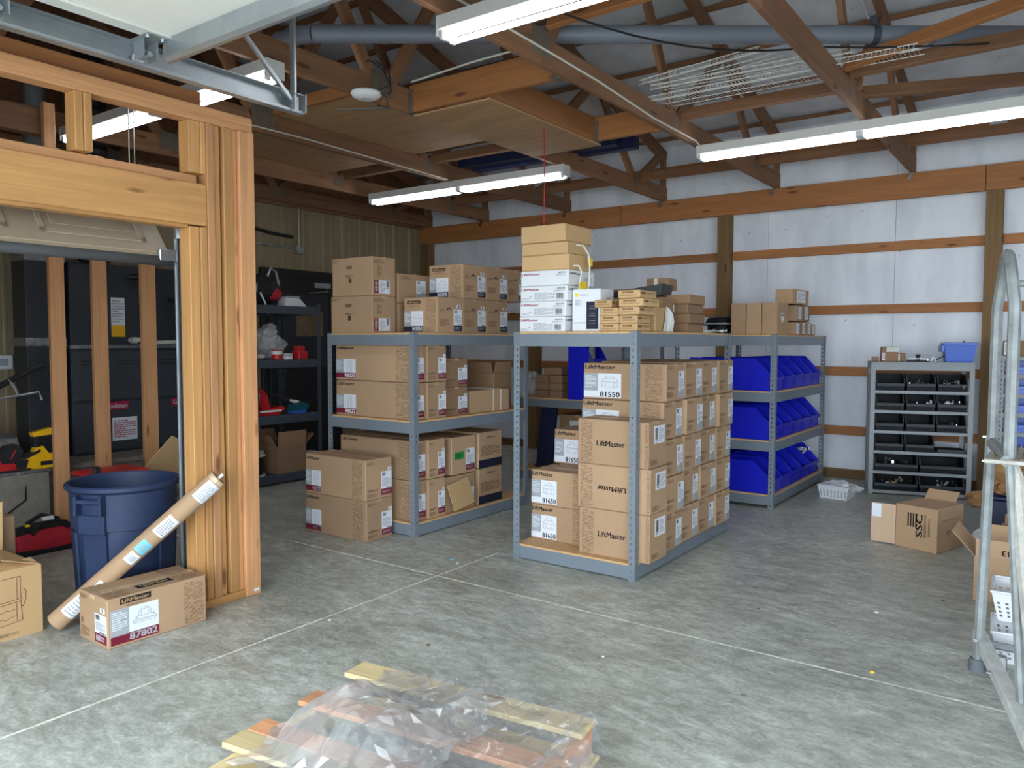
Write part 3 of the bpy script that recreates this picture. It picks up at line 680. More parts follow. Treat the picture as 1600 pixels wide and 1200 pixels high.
def f_845r(): return [('sticker', .10, .82, .50, .91, 'ink_black', [('text', .06, .2, .94, .8, 'cardboard_light', 'LiftMaster')]), ('lines', .16, .74, .48, .78, 'ink_brown'),
                      ('sticker', .01, .05, .58, .62, 'label_white', st_num('84505R', 'navy_print', 'label_white', 'opener2')), ('pattern', .66, .04, .95, .96, 'ink_brown')]
def r_845(): return [('lines', .1, .6, .3, .68, 'ink_brown'), ('text', .34, .64, .56, .72, 'ink_black', '/\\'), ('lines', .1, .2, .45, .4, 'ink_brown'), ('sticker', .64, .06, .98, .68, 'label_white', side_label('navy_print', '84505R')), ('sticker', .76, .72, .92, .80, 'label_white', [('text', .3, .2, .7, .8, 'ink_black', '1')])]
def f_816(num): return [('text', .02, .84, .40, .95, 'ink_black', 'LiftMaster'), ('sticker', .004, .05, .47, .72, 'label_white', st_num(num, 'label_white', 'ink_black', 'opener2')), ('pattern', .76, .03, .96, .97, 'ink_brown')]
def r_816(num='81550'): return [('lines', .06, .86, .42, .93, 'ink_brown'), ('lines', .06, .1, .36, .26, 'ink_brown'), ('lines', .08, .32, .44, .4, 'ink_black'), ('sticker', .66, .06, .97, .80, 'label_white', side_label('label_grey', num))]
def f_big(flip=False): return [('pattern', .05, .04, .22, .97, 'ink_brown'), ('pattern', .95, .04, .998, .97, 'ink_brown'), ('tflip' if flip else 'text', .28, .42, .68, .54, 'ink_black', 'LiftMaster')]
def r_big(): return [('sticker', .30, .52, .88, .90, 'label_white', [('bars', .1, .1, .35, .9, 'ink_black'), ('lines', .45, .1, .9, .9, 'ink_grey')]), ('lines', .12, .06, .5, .18, 'ink_brown')]
# the two cartons standing on the floor
for k, z in enumerate((0, .281)):
    carton(('lower', 'upper')[k] + ' carton of the maroon stickered pair stacked on the floor before the left unit', -4.44, -3.83, 3.62, 3.878, z, .281, f_980(), r_980(), rz=1.5 - k * .8, group='maroon stickered cartons on the floor')
# top of the left unit
f_pl = [('text', .36, .70, .52, .80, 'ink_brown', '@'), ('lines', .36, .50, .55, .55, 'ink_black'), ('text', .42, .34, .50, .48, 'ink_black', '8'), ('lines', .02, .88, .2, .95, 'ink_brown')]
r_pl = [('lines', .06, .82, .5, .93, 'ink_brown'), ('sticker', .08, .06, .26, .4, 'maroon', [('lines', .2, .1, .8, .9, 'label_white')]), ('sticker', .27, .06, .74, .4, 'label_white', [('lines', .1, .1, .6, .9, 'ink_grey'), ('bars', .68, .4, .95, .95, 'ink_black')]), ('lines', .2, .5, .4, .78, 'ink_brown')]
carton('lower of two large plain tan cartons on top of the left unit', -4.525, -4.085, 3.945, 4.19, TOP, .272, f_pl, r_pl)
carton('upper of two large plain tan cartons on top of the left unit', -4.515, -4.085, 3.95, 4.19, TOP + .272, .282, f_pl, r_pl)
for k in range(2): carton(('lower', 'upper')[k] + ' tan carton behind the large plain pair with a white side label', -4.50, -4.09, 4.22, 4.58, TOP + k * .226, .226, (), [('lines', .1, .8, .4, .9, 'ink_brown'), ('sticker', .55, .2, .85, .8, 'label_white', side_label('label_grey'))])
for k, (a, c) in enumerate(((4.197, 4.480), (4.482, 4.768), (4.770, 5.056))):
    carton(('nearest', 'middle', 'farthest')[k] + ' black stickered carton of the lower row on top of the left unit', -4.015, -3.682, a, c, TOP, .262, f_845r(), r_845(), group='black stickered cartons')
for k, (a, c) in enumerate(((4.482, 4.766), (4.770, 5.045), (5.048, 5.29))):
    carton(('nearest', 'middle', 'farthest')[k] + ' black stickered carton of the upper row on top of the left unit', -4.02, -3.682, a, c, TOP + .262, .258, f_845r(), r_845(), group='black stickered cartons')
# middle board of the left unit
for k in range(2):
    nm = ('lower', 'upper')[k]; z = .812 + k * .265
    carton(nm + ' front maroon stickered carton on the middle board of the left unit', -4.50, -3.70, 3.965, 4.075 + .0, z, .263, f_980(), [('sticker', .3, .08, .98, .66, 'label_white', side_label())], group='maroon stickered cartons on the middle board')
    carton(nm + ' second maroon stickered carton on the middle board of the left unit', -4.48, -3.675, 4.08, 4.285, z, .263, (), r_980(), group='maroon stickered cartons on the middle board')
    carton(nm + ' short dark carton behind the maroon stickered ones on the middle board', -4.4, -3.70, 4.30, 4.56, .812 + k * .215, .215, (), r_980(), m='cardboard_dark')
# bottom board of the left unit
for k in range(2):
    nm = ('lower', 'upper')[k]; z = .095 + k * .285
    carton(nm + ' front long carton on the bottom board of the left unit', -4.47, -3.70, 3.975, 4.085, z, .283, f_980()[:1] + f_980()[2:], [('sticker', .3, .08, .98, .66, 'label_white', side_label())], group='long cartons on the bottom board')
    carton(nm + ' second long carton on the bottom board of the left unit', -4.47, -3.68, 4.09, 4.275, z, .283, (), r_980(), group='long cartons on the bottom board')
carton('tan carton with a green sticker on the bottom board of the left unit', -4.3, -3.70, 4.37, 4.66, .365, .285, [('pattern', .80, .03, .95, .97, 'ink_brown')], [('sticker', .12, .4, .5, .6, 'green_label', [('lines', .1, .2, .9, .8, 'ink_black')]), ('sticker', .58, .08, .95, .66, 'label_white', side_label())])
ob = carton('carton with a hanging torn flap below the green stickered one', -4.3, -3.70, 4.29, 4.65, .095, .265, (), [('sticker', .72, .1, .97, .6, 'label_white', side_label())])
o = MB().bbox(-.003, .003, -.13, .12, -.20, .0, .001).build('open_flap', 'cardboard_light', ob); o.location = (.335, -.07, .235); o.rotation_euler = (R(8), R(-14), 0)
for k in range(2):
    bk = carton(('lower', 'upper')[k] + ' storage box with a black base band at the far end of the bottom board', -4.05, -3.69, 4.685, 4.985, .095 + k * .282, .28, (), [('lines', .32, .82, .72, .88, 'ink_black'), ('lines', .1, .32, .9, .62, 'ink_brown'), ('sticker', .0, .0, 1.0, .23, 'navy_print')], tape=None)
    MB().bbox(-.005, .005, -.006, .006, .0, .26).build('corner_crease', 'cardboard_light', bk).location = (.172, -.14, .005)
# strapped parcel and open carton at the rear of the middle board
sp = carton('white strapped taped parcel lying on the middle board of the left unit', -4.05, -3.70, 4.62, 5.09, .812, .175, [('sticker', .02, .1, .34, .9, 'label_white', [('lines', .1, .1, .9, .9, 'ink_grey')])], (), tape='tape_clear', rz=-4)
for yy in (.04, .13): MB().bbox(-.176, .1762, yy - .004, yy + .004, .001, .177, .001).build('strap', 'cable_white', sp)
op = carton('open topped carton with raised flaps at the rear corner of the middle board', -4.22, -3.80, 5.02, 5.27, .812, .30, (), [('lines', .2, .1, .8, .2, 'ink_brown')], m='cardboard_dark', tape=None)
for (yy, a) in ((-.12, 20), (.12, -20)):
    o = MB().bbox(-.2, .2, -.002, .002, 0, .09, .001).build('open_flap', 'cardboard_dark', op); o.location = (0, yy, .298); o.rotation_euler = (R(a), 0, 0)
o = MB().bbox(-.002, .002, -.11, .11, 0, .09, .001).build('open_flap', 'cardboard_dark', op); o.location = (.2, 0, .298); o.rotation_euler = (0, R(12), 0)
# ---- pile on the middle unit
JX = [random.Random(4).uniform(-.012, .012) for _ in range(30)]
rr = random.Random(11)
for k in range(2): carton(('lower', 'upper')[k] + ' numbered carton with a white sticker at the left end of the lowest board', -2.80, -2.385, 4.10, 4.36, .095 + k * .225, .225, f_816('81650'), ())
carton('numbered carton standing set back on top of the left pile', -2.83, -2.40, 4.42, 4.70, .54, .235, f_816('81650'), ())
for k in range(2): carton(('lower', 'upper')[k] + ' blank carton under the set back numbered one', -2.80, -2.42, 4.44, 4.72, .095 + k * .2225, .2225, (), ())
for k, z in enumerate((.095, .375, .640)):
    carton(('lowest', 'upside down middle', 'top')[k] + ' wide carton of the front column in the middle unit', -2.385 + (.012 if k == 0 else 0), -1.905 - .01 * (k == 2), 3.985, 4.225, z, (.28, .265, .27)[k], f_big(k == 1), r_big(), rz=(0, .6, -.5)[k], group='front column of wide cartons')
cols = (4.235, 4.515, 4.795, 5.07, 5.35)
hz = (.095, .325, .552, .780, 1.008, 1.236)
for c in range(4):
    for k in range(5):
        f = f_816('81550') if c == 0 else ([('text', .02, .84, .40, .95, 'ink_black', 'LiftMaster')] if k == 4 else ())
        lab = 'side labelled carton, %s from the bottom in the %s column of the middle pile' % (('first', 'second', 'third', 'fourth', 'fifth')[k], ('front', 'second', 'third', 'rearmost')[c])
        dx = rr.uniform(-.014, .012)
        carton(lab, -2.50 + (0 if c == 0 else -.03) + dx, -1.93 + dx, cols[c], cols[c + 1], hz[k] + (.006 if c else 0), .228, f, r_816(), group='side labelled cartons of the middle pile', rz=rr.uniform(-.7, .7), gap=.004)
# ---- top of the middle unit
f_w = [('text', .03, .70, .42, .86, 'ink_red', 'LiftMaster'), ('lines', .32, .08, .75, .58, 'ink_grey'), ('bars', .78, .1, .93, .5, 'ink_black'), ('text', .20, .22, .26, .36, 'ink_grey', '/\\'), ('lines', .04, .08, .2, .24, 'ink_grey'), ('text', .80, .76, .96, .86, 'ink_black', '827LM'), ('lines', .74, .6, .96, .72, 'ink_grey')]
r_w = [('text', .06, .70, .5, .84, 'ink_black', 'LiftMaster'), ('lines', .6, .3, .9, .6, 'ink_grey')]
for k in range(4):
    carton('white carton with red lettering, %s of its stack of four' % ('lowest', 'second', 'third', 'topmost')[k], -2.795 + .003 * k, -2.462 + .008 * k, 3.955, 4.27, TOP + k * .0935, .0935, f_w if k < 3 else f_w[:1] + f_w[-2:], r_w, m='carton_white', tape=None, group='white cartons')
carton('lower tan open ended carton on the white stack', -2.79, -2.445, 3.97, 4.24, TOP + .374, .095, (), (), m='cardboard_light', tape=None)
carton('second tan open ended carton on the white stack', -2.79, -2.455, 3.97, 4.22, TOP + .469, .075, (), (), m='cardboard_light', tape=None)
carton('topmost tan carton of the tall stack on the middle unit', -2.79, -2.465, 3.96, 4.28, TOP + .544, .105, (), (), m='cardboard_light', tape=None)
cd = thing('power_cord', 'white cord with a yellow tag hanging from the tan open ended carton', 'cord', (-2.44, 4.08, TOP))
MB().tube([(-.03, 0, .53), (.03, .0, .52), (.06, .01, .47), (.065, .02, .40), (.06, .02, .28), (.055, .0, .24)], .005).build('cable', 'cable_white', cd)
MB().tube([(-.02, -.05, .40), (.03, -.05, .395), (.05, -.05, .36), (.035, -.05, .28), (.03, -.05, .20), (.035, -.05, .16), (.035, -.05, .11)], .005).build('cable', 'cable_white', cd)
MB().bbox(.025, .045, -.06, -.04, .085, .13).build('plug', 'white_plastic', cd)
o = MB().bbox(-.001, .001, -.04, .045, 0, .045).build('tag', 'yellow_label', cd); o.location = (.05, -.03, .255); o.rotation_euler = (R(10), 0, 0)
o = MB().bbox(-.001, .001, -.03, .03, 0, .05).build('tag', 'yellow_label', cd); o.location = (.05, .05, .40)
lk = carton('white door lock carton printed with a black keypad', -2.44, -2.245, 4.0, 4.17, TOP, .255, [('sticker', .12, .82, .22, .90, 'yellow_label'), ('lines', .28, .84, .6, .88, 'ink_grey'), ('lines', .1, .6, .32, .76, 'ink_grey'), ('sticker', .52, .06, .94, .70, 'navy_print', [('text', .25, .2, .75, .85, 'label_white', ':::\n:::\n:::')]), ('sticker', .04, .2, .5, .215, 'ink_black')], [('lines', .5, .3, .8, .8, 'label_grey')], m='carton_white', tape=None, name='lock_box')
# small light brown cartons
sm_f = [('sticker', .2, .62, .72, .82, 'ink_brown', [('lines', .1, .2, .9, .8, 'cardboard_light')]), ('lines', .12, .28, .88, .46, 'ink_brown')]
sm_r = [('sticker', .08, .5, .34, .78, 'ink_brown'), ('lines', .44, .5, .9, .78, 'ink_brown')]
for k, (x0, x1, y0, y1, z) in enumerate(((-2.235, -2.105, 3.97, 4.14, 0), (-2.100, -1.985, 3.96, 4.14, 0), (-2.235, -2.105, 3.97, 4.14, .046), (-2.100, -1.985, 3.96, 4.14, .046), (-2.230, -2.108, 3.97, 4.14, .092), (-2.100, -1.97, 3.95, 4.16, .094), (-2.275, -2.16, 3.98, 4.1, .139), (-2.105, -1.95, 3.96, 4.18, .141), (-2.105, -1.965, 3.95, 4.17, .188))):
    carton('small supply carton, %s' % ('bottom left', 'bottom right', 'second row left', 'second row right', 'third row left', 'third row right', 'fourth row left', 'fourth row right', 'on top')[k] + ' of the little pile', x0, x1, y0, y1, TOP + z, .046, sm_f, sm_r, m='cardboard_light', tape=None, group='small supply cartons', gap=.001)
for k, (x0, x1, y0, y1, z, h) in enumerate(((-2.62, -2.40, 4.75, 4.98, 0, .30), (-2.50, -2.31, 4.95, 5.15, 0, .30), (-2.44, -2.27, 5.0, 5.15, .30, .085), (-2.35, -2.20, 4.25, 4.45, 0, .20), (-2.22, -2.06, 4.45, 4.62, 0, .22))):
    carton(('dark brown carton behind the white door lock carton', 'brown carton with a domed flap behind the lock carton', 'small dark taped carton standing highest behind the lock carton', 'pale carton right behind the lock carton', 'dull brown carton behind the small supply pile')[k], x0, x1, y0, y1, TOP + z, h, [('sticker', .35, .1, .52, .98, 'paper')] if k == 2 else (), (), m=('carton_white' if k == 3 else 'cardboard_dark'), tape=None)
bt = thing('black_tray', 'black tray lying slanted on top behind the small supply cartons', 'tray', (-2.33, 4.75, TOP + .243), 8)
b = MB().prism([(-.2, 0), (.15, 0), (.16, .075), (-.2, .025)], 'y', -.12, .12); b.build('tray_body', 'black_plastic', bt); MB().bbox(-.21, .17, -.13, .13, -.008, .0).build('tray_lip', 'black_plastic', bt)
carton('dull brown carton under the slanted black tray', -2.50, -2.23, 4.60, 4.9, TOP, .235, (), (), m='cardboard_dark', tape=None)
ft = carton('tan carton with a crushed white paper flap beside the small supply pile', -2.09, -1.995, 4.22, 4.42, TOP, .15, (), (), m='cardboard_light', tape=None)
b = MB(); n = 8
for k in range(n):
    a0, a1 = pi * k / n, pi * (k + 1) / n
    b.quad((.05, .05, 0.004), (.055 + .012 * sin(a0 * 3), .06 + .07 * -cos(a0), .004 + .15 * sin(a0)), (.055 + .012 * sin(a1 * 3), .06 + .07 * -cos(a1), .004 + .15 * sin(a1)))
b.build('crushed_paper', 'paper', ft, solid=.002)
for k in range(4):
    carton('flat brown carton, %s of four stacked at the far end' % ('lowest', 'second', 'third', 'topmost')[k], -2.215 + .012 * (k > 1), -2.005 + .008 * (k % 2), 4.72, 4.99, TOP + k * .062, .062, [('sticker', .42, .15, .52, .95, 'paper')] if k in (0, 2) else (), (), m='cardboard_dark', tape=None, group='flat brown cartons')
# reel, crumpled paper and cartons on the blue bin unit
rl = thing('metal_ring', 'dark metal reel lying between the carton stacks', 'reel', (-2.48, 6.55, TOP))
MB().lathe([(.0, 0), (.15, 0), (.15, .015), (.11, .02), (.11, .08), (.16, .085), (.16, .10), (.13, .105), (.12, .13), (.10, .15), (0, .15)], 24, caps=False).build('reel_body', 'bin_black', rl, smooth='auto')
MB().tube([(.16 * cos(a * pi / 12), .16 * sin(a * pi / 12), .095) for a in range(24)], .008, 6, True).build('rim', 'galvanized', rl)
pp = thing('crumpled_paper', 'crumpled white paper at the front edge beside the reel', 'paper', (-2.50, 6.37, TOP))
b = MB(); rn = random.Random(8); G = [[(-.13 + .26 * i / 7, -.05 + .10 * j / 4, .012 + rn.uniform(0, .035)) for j in range(5)] for i in range(8)]
for i in range(7):
    for j in range(4): b.quad(G[i][j], G[i + 1][j], G[i + 1][j + 1]); b.quad(G[i][j], G[i + 1][j + 1], G[i][j + 1])
b.build('sheet', 'paper', pp, solid=.002)
for k in range(3): carton('tall tan carton, %s of three side by side on the blue bin unit' % ('leftmost', 'middle', 'rightmost and labelled')[k], -2.335 + .13 * k, -2.208 + .13 * k, 6.40, 6.72, TOP, .265, (), [('sticker', .38, .45, .62, .68, 'label_white', [('bars', .1, .5, .9, .9, 'ink_black')]), ('sticker', .42, .38, .52, .43, 'label_white')] if k == 2 else (), tape=None, m='cardboard', group='tall tan cartons')
lb = lambda s: [('sticker', .25, .12, .78, .9, 'label_white', [('lines', .1, .1, .9, .9, 'ink_grey')])]
for k, (y0, y1, z, h, rz) in enumerate(((6.95, 7.13, 0, .115, 0), (7.14, 7.32, 0, .125, 2), (7.33, 7.49, 0, .12, 0), (7.50, 7.62, 0, .105, -2), (7.0, 7.2, .125, .14, 2), (7.2, 7.42, .125, .15, 0), (6.95, 7.32, .275, .13, -6))):
    carton('small brown labelled carton, %s' % ('first', 'second', 'third', 'last')[k % 4] + (' along the bottom row at the far end' if k < 4 else ' in the upper rows at the far end') if k < 6 else 'tilted brown carton on top of the small labelled ones', -2.12, -1.96, y0, y1, TOP + z, h, (), lb(0), rz=rz, tape=None, m='cardboard_dark' if k % 2 else 'cardboard', group='small labelled cartons')
carton('brown carton propped left of the small labelled ones', -2.30, -2.13, 6.95, 7.3, TOP, .24, (), (), tape=None)

jr = thing('white_jar', 'white jar beside the open topped carton on the middle board', 'jar', (-4.0, 4.80, .812)); MB().lathe([(.05, 0), (.055, .01), (.055, .12), (.045, .14)], 16).build('jar_body', 'white_plastic', jr, smooth='auto'); MB().lathe([(.05, .14), (.05, .165)], 16).build('lid', 'label_grey', jr, smooth='auto')
# ================================================================== bins
def bin_thing(label, w, d, h, loc, rz, m, lipm, group, full=None, slope=.45, name='storage_bin', low=.5):
    t = thing(name, label, 'bin', loc, rz, group); th = .004
    key = ('bin', w, d, h, m, slope, low)
    if key not in _tx:
        b = MB()
        prof_ = [(-d / 2, 0), (d / 2, 0), (d / 2, h), (-d / 2 + d * slope, h), (-d / 2 + .012, h * low), (-d / 2, h * low)]
        for s in (-1, 1): b.prism(prof_, 'x', s * w / 2, s * (w / 2 - th))
        b.box(-w / 2, w / 2, d / 2 - th, d / 2, 0, h); b.box(-w / 2, w / 2, -d / 2, d / 2, 0, th); b.box(-w / 2, w / 2, -d / 2, -d / 2 + th, 0, h * low)
        me = b.mesh('bin_body', m); lip = MB()
        lip.bbox(-w / 2, w / 2, -d / 2 - .012, -d / 2 + .002, h * low - .028, h * low, .003)
        for s in (-1, 1):
            p = [(-d / 2 + .006, h * low), (-d / 2 + d * slope, h - .004), (-d / 2 + d * slope, h + .004), (-d / 2 - .006, h * low + .004)]
            lip.prism(p, 'x', s * (w / 2 + .003), s * (w / 2 - .008))
            lip.bbox(*sorted((s * (w / 2 + .003), s * (w / 2 - .008))), -d / 2 + d * slope, d / 2, h - .006, h + .003, .002)
        lip.bbox(-w / 2, w / 2, d / 2 - .008, d / 2 + .003, h - .006, h + .003, .002)
        hold = MB().bbox(-w * .34, w * .34, -d / 2 - .006, -d / 2, h * .10, h * low - .035, .002)
        for s in (0, 1, 2): hold.box(-w * .28, w * .28, -d / 2 - .008, -d / 2 - .005, h * (.12 + s * .08), h * (.14 + s * .08))
        _tx[key] = (me, lip.mesh('rim', lipm), hold.mesh('label_holder', m))
    me, lip, hold = _tx[key]
    inst('bin_body', me, t); inst('rim', lip, t); inst('label_holder', hold, t)
    return t
def clutter(parent, w, d, z, seed, mats=('chrome', 'galvanized', 'white_plastic', 'black_metal'), n=7):   # loose brackets and fittings in a bin
    rn = random.Random(seed)
    for k in range(n):
        b = MB(); L = rn.uniform(.03, .09)
        b.box(-L, L, -.012, .012, 0, .004); b.box(L - .004, L, -.012, .012, 0, .03); b.tube([(-L * .6, 0, .004), (-L * .6, 0, .02)], .007, 6)
        o = b.build('bracket', mats[k % len(mats)], parent)
        o.location = (rn.uniform(-w, w) * .32, rn.uniform(-d, d) * .28 - .02, z + rn.uniform(.01, .05)); o.rotation_euler = (rn.uniform(-.5, .5), rn.uniform(-.5, .5), rn.uniform(0, 6))
def heap(label, loc, w, d, seed, n=7, mats=('chrome', 'galvanized', 'white_plastic', 'black_metal'), rz=0, group='loose fittings in bins'):
    t = thing('loose_fittings', label, 'hardware', loc, rz, group); t['kind'] = 'stuff'; rn = random.Random(seed); b = {}
    for k in range(n):
        m = mats[k % len(mats)]; q = MB(); L = rn.uniform(.02, .05)
        q.box(-L, L, -.01, .01, 0, .004); q.box(L - .004, L, -.01, .01, 0, .028); q.tube([(-L * .5, 0, .004), (-L * .5, 0, .018)], .006, 6)
        q.xf(Matrix.Translation((rn.uniform(-w, w) * .3, rn.uniform(-d, d) * .3, rn.uniform(.004, .045))) @ Matrix.Rotation(rn.uniform(0, 6), 4, 'Z') @ Matrix.Rotation(rn.uniform(-.4, .4), 4, 'Y'))
        bb = b.setdefault(m, MB()); bb.add(q.v, q.f)
    for m, bb in b.items(): bb.build('fittings', m, t)
    return t
lv = ('top', 'middle', 'bottom'); od = ('nearest', 'second', 'third', 'fourth', 'farthest')
for i, z in enumerate((.962, .558, .112)):
    for k in range(5):
        y = 6.345 + .045 + .295 * k + .10
        bin_thing('%s blue bin on the %s level of the unit facing right' % (od[k], lv[i]), .282, .46, .265, (-1.955 - .23 - .004, y + .0, z), 90, 'bin_blue', 'bin_blue', 'blue bins in the right unit', slope=.30, low=.42)
    for k in range(2):
        bin_thing('blue bin at the %s on the %s level facing the left aisle' % (('near end', 'far end')[k], lv[i]), .282, .36, .265, (-2.60, 6.50 + k * .32, z), -90, 'bin_blue', 'bin_blue', 'blue bins facing the left aisle', slope=.30, low=.42)
heap('loose brackets heaped in the nearest blue bin of the bottom level', (-2.12, 6.49, .135), .34, .26, 5, 12)
heap('metal fittings in the nearest blue bin of the middle level', (-2.05, 6.49, .60), .24, .2, 6, 8)
heap('white plates sticking out of the farthest bottom blue bin', (-2.05, 7.67, .29), .24, .2, 9, 6, ('white_plastic', 'chrome', 'label_white'))
# back unit: blue bins and small cartons seen through the gap
for k, (x, y, z) in enumerate(((-3.76, 6.45, .812), (-3.76, 6.45, 1.075), (-3.76, 6.76, .812))):
    bin_thing(('lower blue bin at the front of the back unit', 'upper blue bin at the front of the back unit', 'blue bin behind the front pair in the back unit')[k], .265, .26, .262, (x, y, z), 90, 'bin_blue', 'bin_blue', 'blue bins in the back unit', slope=.3, low=.5)
sb = 0
for (r_, n_, x0, z) in ((0, 2, -4.30, 0), (1, 2, -4.30, .075), (2, 2, -4.30, .15), (3, 1, -4.20, .225)):
    for k in range(n_):
        carton('small brown carton, %s on the %s row of the pile in the back unit' % (('left', 'right')[k] if n_ > 1 else 'alone', ('lowest', 'second', 'third', 'top')[r_]), x0 + k * .165, x0 + k * .165 + .155 + (.05 if n_ == 1 else 0), 6.36, 6.62, .812 + z, .073, (), (), tape=None, m='cardboard_dark', group='small cartons in the back unit')
carton('brown carton on the floor board of the back unit', -4.1, -3.7, 6.5, 6.9, .095, .55, [('sticker', .3, .6, .6, .9, 'paper')], (), m='cardboard_dark')
fp = thing('folded_panel', 'dark folded panel leaning inside the back unit', 'panel', (-4.28, 6.5, .095)); 
o = MB().bbox(-.09, .09, -.02, .02, 0, .66).build('panel_board', 'dark_blue_steel', fp); o.rotation_euler = (0, R(6), 0)
MB().bbox(-.1, .1, -.03, .03, 0, .02).build('foot', 'black_plastic', fp)
pb = thing('plastic_bag', 'crumpled clear bag beside the small cartons in the back unit', 'bag', (-4.46, 6.55, .812))
def blob(rx, ry, rz, seed, m, name, parent, amp=.25, seg=(12, 8), loc=(0, 0, 0), flat=True):
    rn = random.Random(seed); b = MB(); V = []; F = []; nu, nv = seg
    for j in range(nv + 1):
        th = pi * j / nv
        for i in range(nu):
            r = 1 + rn.uniform(-amp, amp) if 0 < j < nv else 1
            V.append((rx * r * sin(th) * cos(2 * pi * i / nu) + loc[0], ry * r * sin(th) * sin(2 * pi * i / nu) + loc[1], max(0, rz * (1 - cos(th) * (r if j > nv / 2 else 1))) / 1.0 + loc[2]))
    for j in range(nv):
        for i in range(nu): F.append((j * nu + i, j * nu + (i + 1) % nu, (j + 1) * nu + (i + 1) % nu, (j + 1) * nu + i))
    b.add(V, F); return b.build(name, m, parent)
blob(.07, .09, .12, 3, 'bag_film', 'bag_body', pb)
# ---- black bin rack by the white wall
bx, by, brz = -1.433, 7.502, 15.6
def loc_rack(u, v): a = R(brz); return (bx + u * cos(a) - v * sin(a), by + u * sin(a) + v * cos(a))
RW, RD, RH = .80, .36, 1.19
br = thing('bin_rack', 'grey steel bin rack holding black bins against the white wall', 'rack', (*loc_rack(RW / 2, RD / 2), 0), brz)
for sx in (-1, 1):
    for sy in (-1, 1):
        x = sx * (RW / 2 - .012)
        MB().bbox(x - .02, x + .02, *sorted((sy * RD / 2, sy * (RD / 2 - .004))), 0, RH, .001).add([], []).build('post', 'rack_grey', br)
        MB().bbox(*sorted((sx * (RW / 2 + .008), sx * (RW / 2 + .005))), *sorted((sy * RD / 2, sy * (RD / 2 - .035))), 0, RH, .001).build('post', 'rack_grey', br)
MB().bbox(-RW / 2, RW / 2, -RD / 2 - .004, RD / 2, RH - .012, RH, .002).build('top_panel', 'rack_grey', br)
MB().bbox(-RW / 2 + .03, RW / 2 - .03, -RD / 2 - .003, -RD / 2 + .004, RH - .075, RH - .01, .002).build('top_rail', 'rack_grey', br)
rows = (.936, .76, .578, .396, .214, .04)
for z in rows:
    MB().bbox(-RW / 2 + .02, RW / 2 - .02, -RD / 2 - .002, -RD / 2 + .014, z - .028, z, .002).build('shelf_rail', 'rack_grey', br)
    MB().bbox(-RW / 2 + .02, RW / 2 - .02, -RD / 2, RD / 2, z - .008, z - .001, .001).build('shelf_board', 'rack_grey', br)
for i, z in enumerate(rows):
    n = 3 if i < 4 else 2; wv = (RW - .07) / n
    for k in range(n):
        if i == 3 and k == 2: continue
        px_, py_ = loc_rack(.035 + wv * (k + .5), RD / 2 - .012)
        pos = (('left', 'middle', 'right') if n == 3 else ('left', 'right'))[k]
        bin_thing('black bin at the %s of the %s row of the grey rack' % (pos, ('top', 'second', 'third', 'fourth', 'fifth', 'bottom')[i]), wv - .016, RD - .05, .142, (px_, py_, z + .0005), brz, 'bin_black', 'bin_lip', 'black bins in the grey rack', slope=.22, low=.45)
        if (i, k) in ((0, 1), (0, 2), (1, 1), (1, 2), (2, 2), (4, 0), (5, 0), (5, 1)):
            q = loc_rack(.035 + wv * (k + .5), .10)
            heap('loose fittings in the %s bin of the %s row of the grey rack' % (pos, ('top', 'second', 'third', 'fourth', 'fifth', 'bottom')[i]), (q[0], q[1], z + .03), wv, .22, i * 7 + k, 9 if i in (0, 4, 5) else 4,
                 ('white_plastic', 'chrome') if i == 1 else (('cardboard_light', 'galvanized', 'chrome') if (i, k) == (5, 0) else ('chrome', 'galvanized', 'black_metal')), brz)
q = loc_rack(.66, .17); td = thing('rack_tray', 'flat black tray lying in the gap of the fourth row', 'tray', (q[0], q[1], .3965), brz)
MB().bbox(-.11, .11, -.12, .1, 0, .02).build('tray_body', 'bin_black', td); MB().bbox(-.115, .115, -.13, -.12, .0, .026).build('tray_lip', 'bin_lip', td)
q = loc_rack(.15, .14); c1 = carton('torn brown carton standing on the grey bin rack', q[0] - .07, q[0] + .07, q[1] - .06, q[1] + .06, RH, .135, [('sticker', .03, .1, .2, .6, 'label_white', [('lines', .1, .1, .9, .9, 'ink_red')])], (), rz=brz, tape=None, m='cardboard_dark')
o = MB().bbox(-.05, .05, -.002, .002, 0, .05, .001).build('open_flap', 'paper', c1); o.location = (.02, -.055, .085); o.rotation_euler = (R(25), 0, 0)
q = loc_rack(.245, .13); carton('small brown carton right of the torn one on the bin rack', q[0] - .035, q[0] + .035, q[1] - .03, q[1] + .03, RH, .08, [('sticker', .05, .1, .3, .9, 'label_white')], (), rz=brz, tape=None, m='cardboard_dark')
q = loc_rack(.035, .13); carton('tiny brown carton at the left edge of the bin rack top', q[0] - .03, q[0] + .03, q[1] - .03, q[1] + .03, RH, .045, (), (), rz=brz, tape=None, m='cardboard_dark')
q = loc_rack(.38, .12); ls = thing('latch_hardware', 'black and chrome latch plate lying on the bin rack', 'hardware', (q[0], q[1], RH), brz)
MB().bbox(-.09, .09, -.03, .03, 0, .012).build('plate', 'black_metal', ls); MB().bbox(-.085, .085, -.025, .025, .022, .034).build('plate_top', 'chrome', ls); MB().lathe([(.015, .01), (.015, .05), (.022, .055), (.022, .065), (0, .07)], 12).build('knob', 'black_metal', ls)
MB().bbox(.065, .085, -.02, .02, .0, .03).build('end_block', 'chrome', ls)
q = loc_rack(.50, .10); wc = thing('white_clip', 'small white clip on the bin rack top', 'clip', (q[0], q[1], RH), brz)
b = MB(); b.tube([(-.018, 0, .003), (-.012, 0, .03), (0, 0, .04), (.012, 0, .03), (.018, 0, .003)], .007, 6); b.build('clip_body', 'white_plastic', wc)
q = loc_rack(.56, .14); rd = thing('metal_strip', 'dark metal strip leaning on the blue lidded tub', 'strip', (q[0], q[1], RH), brz)
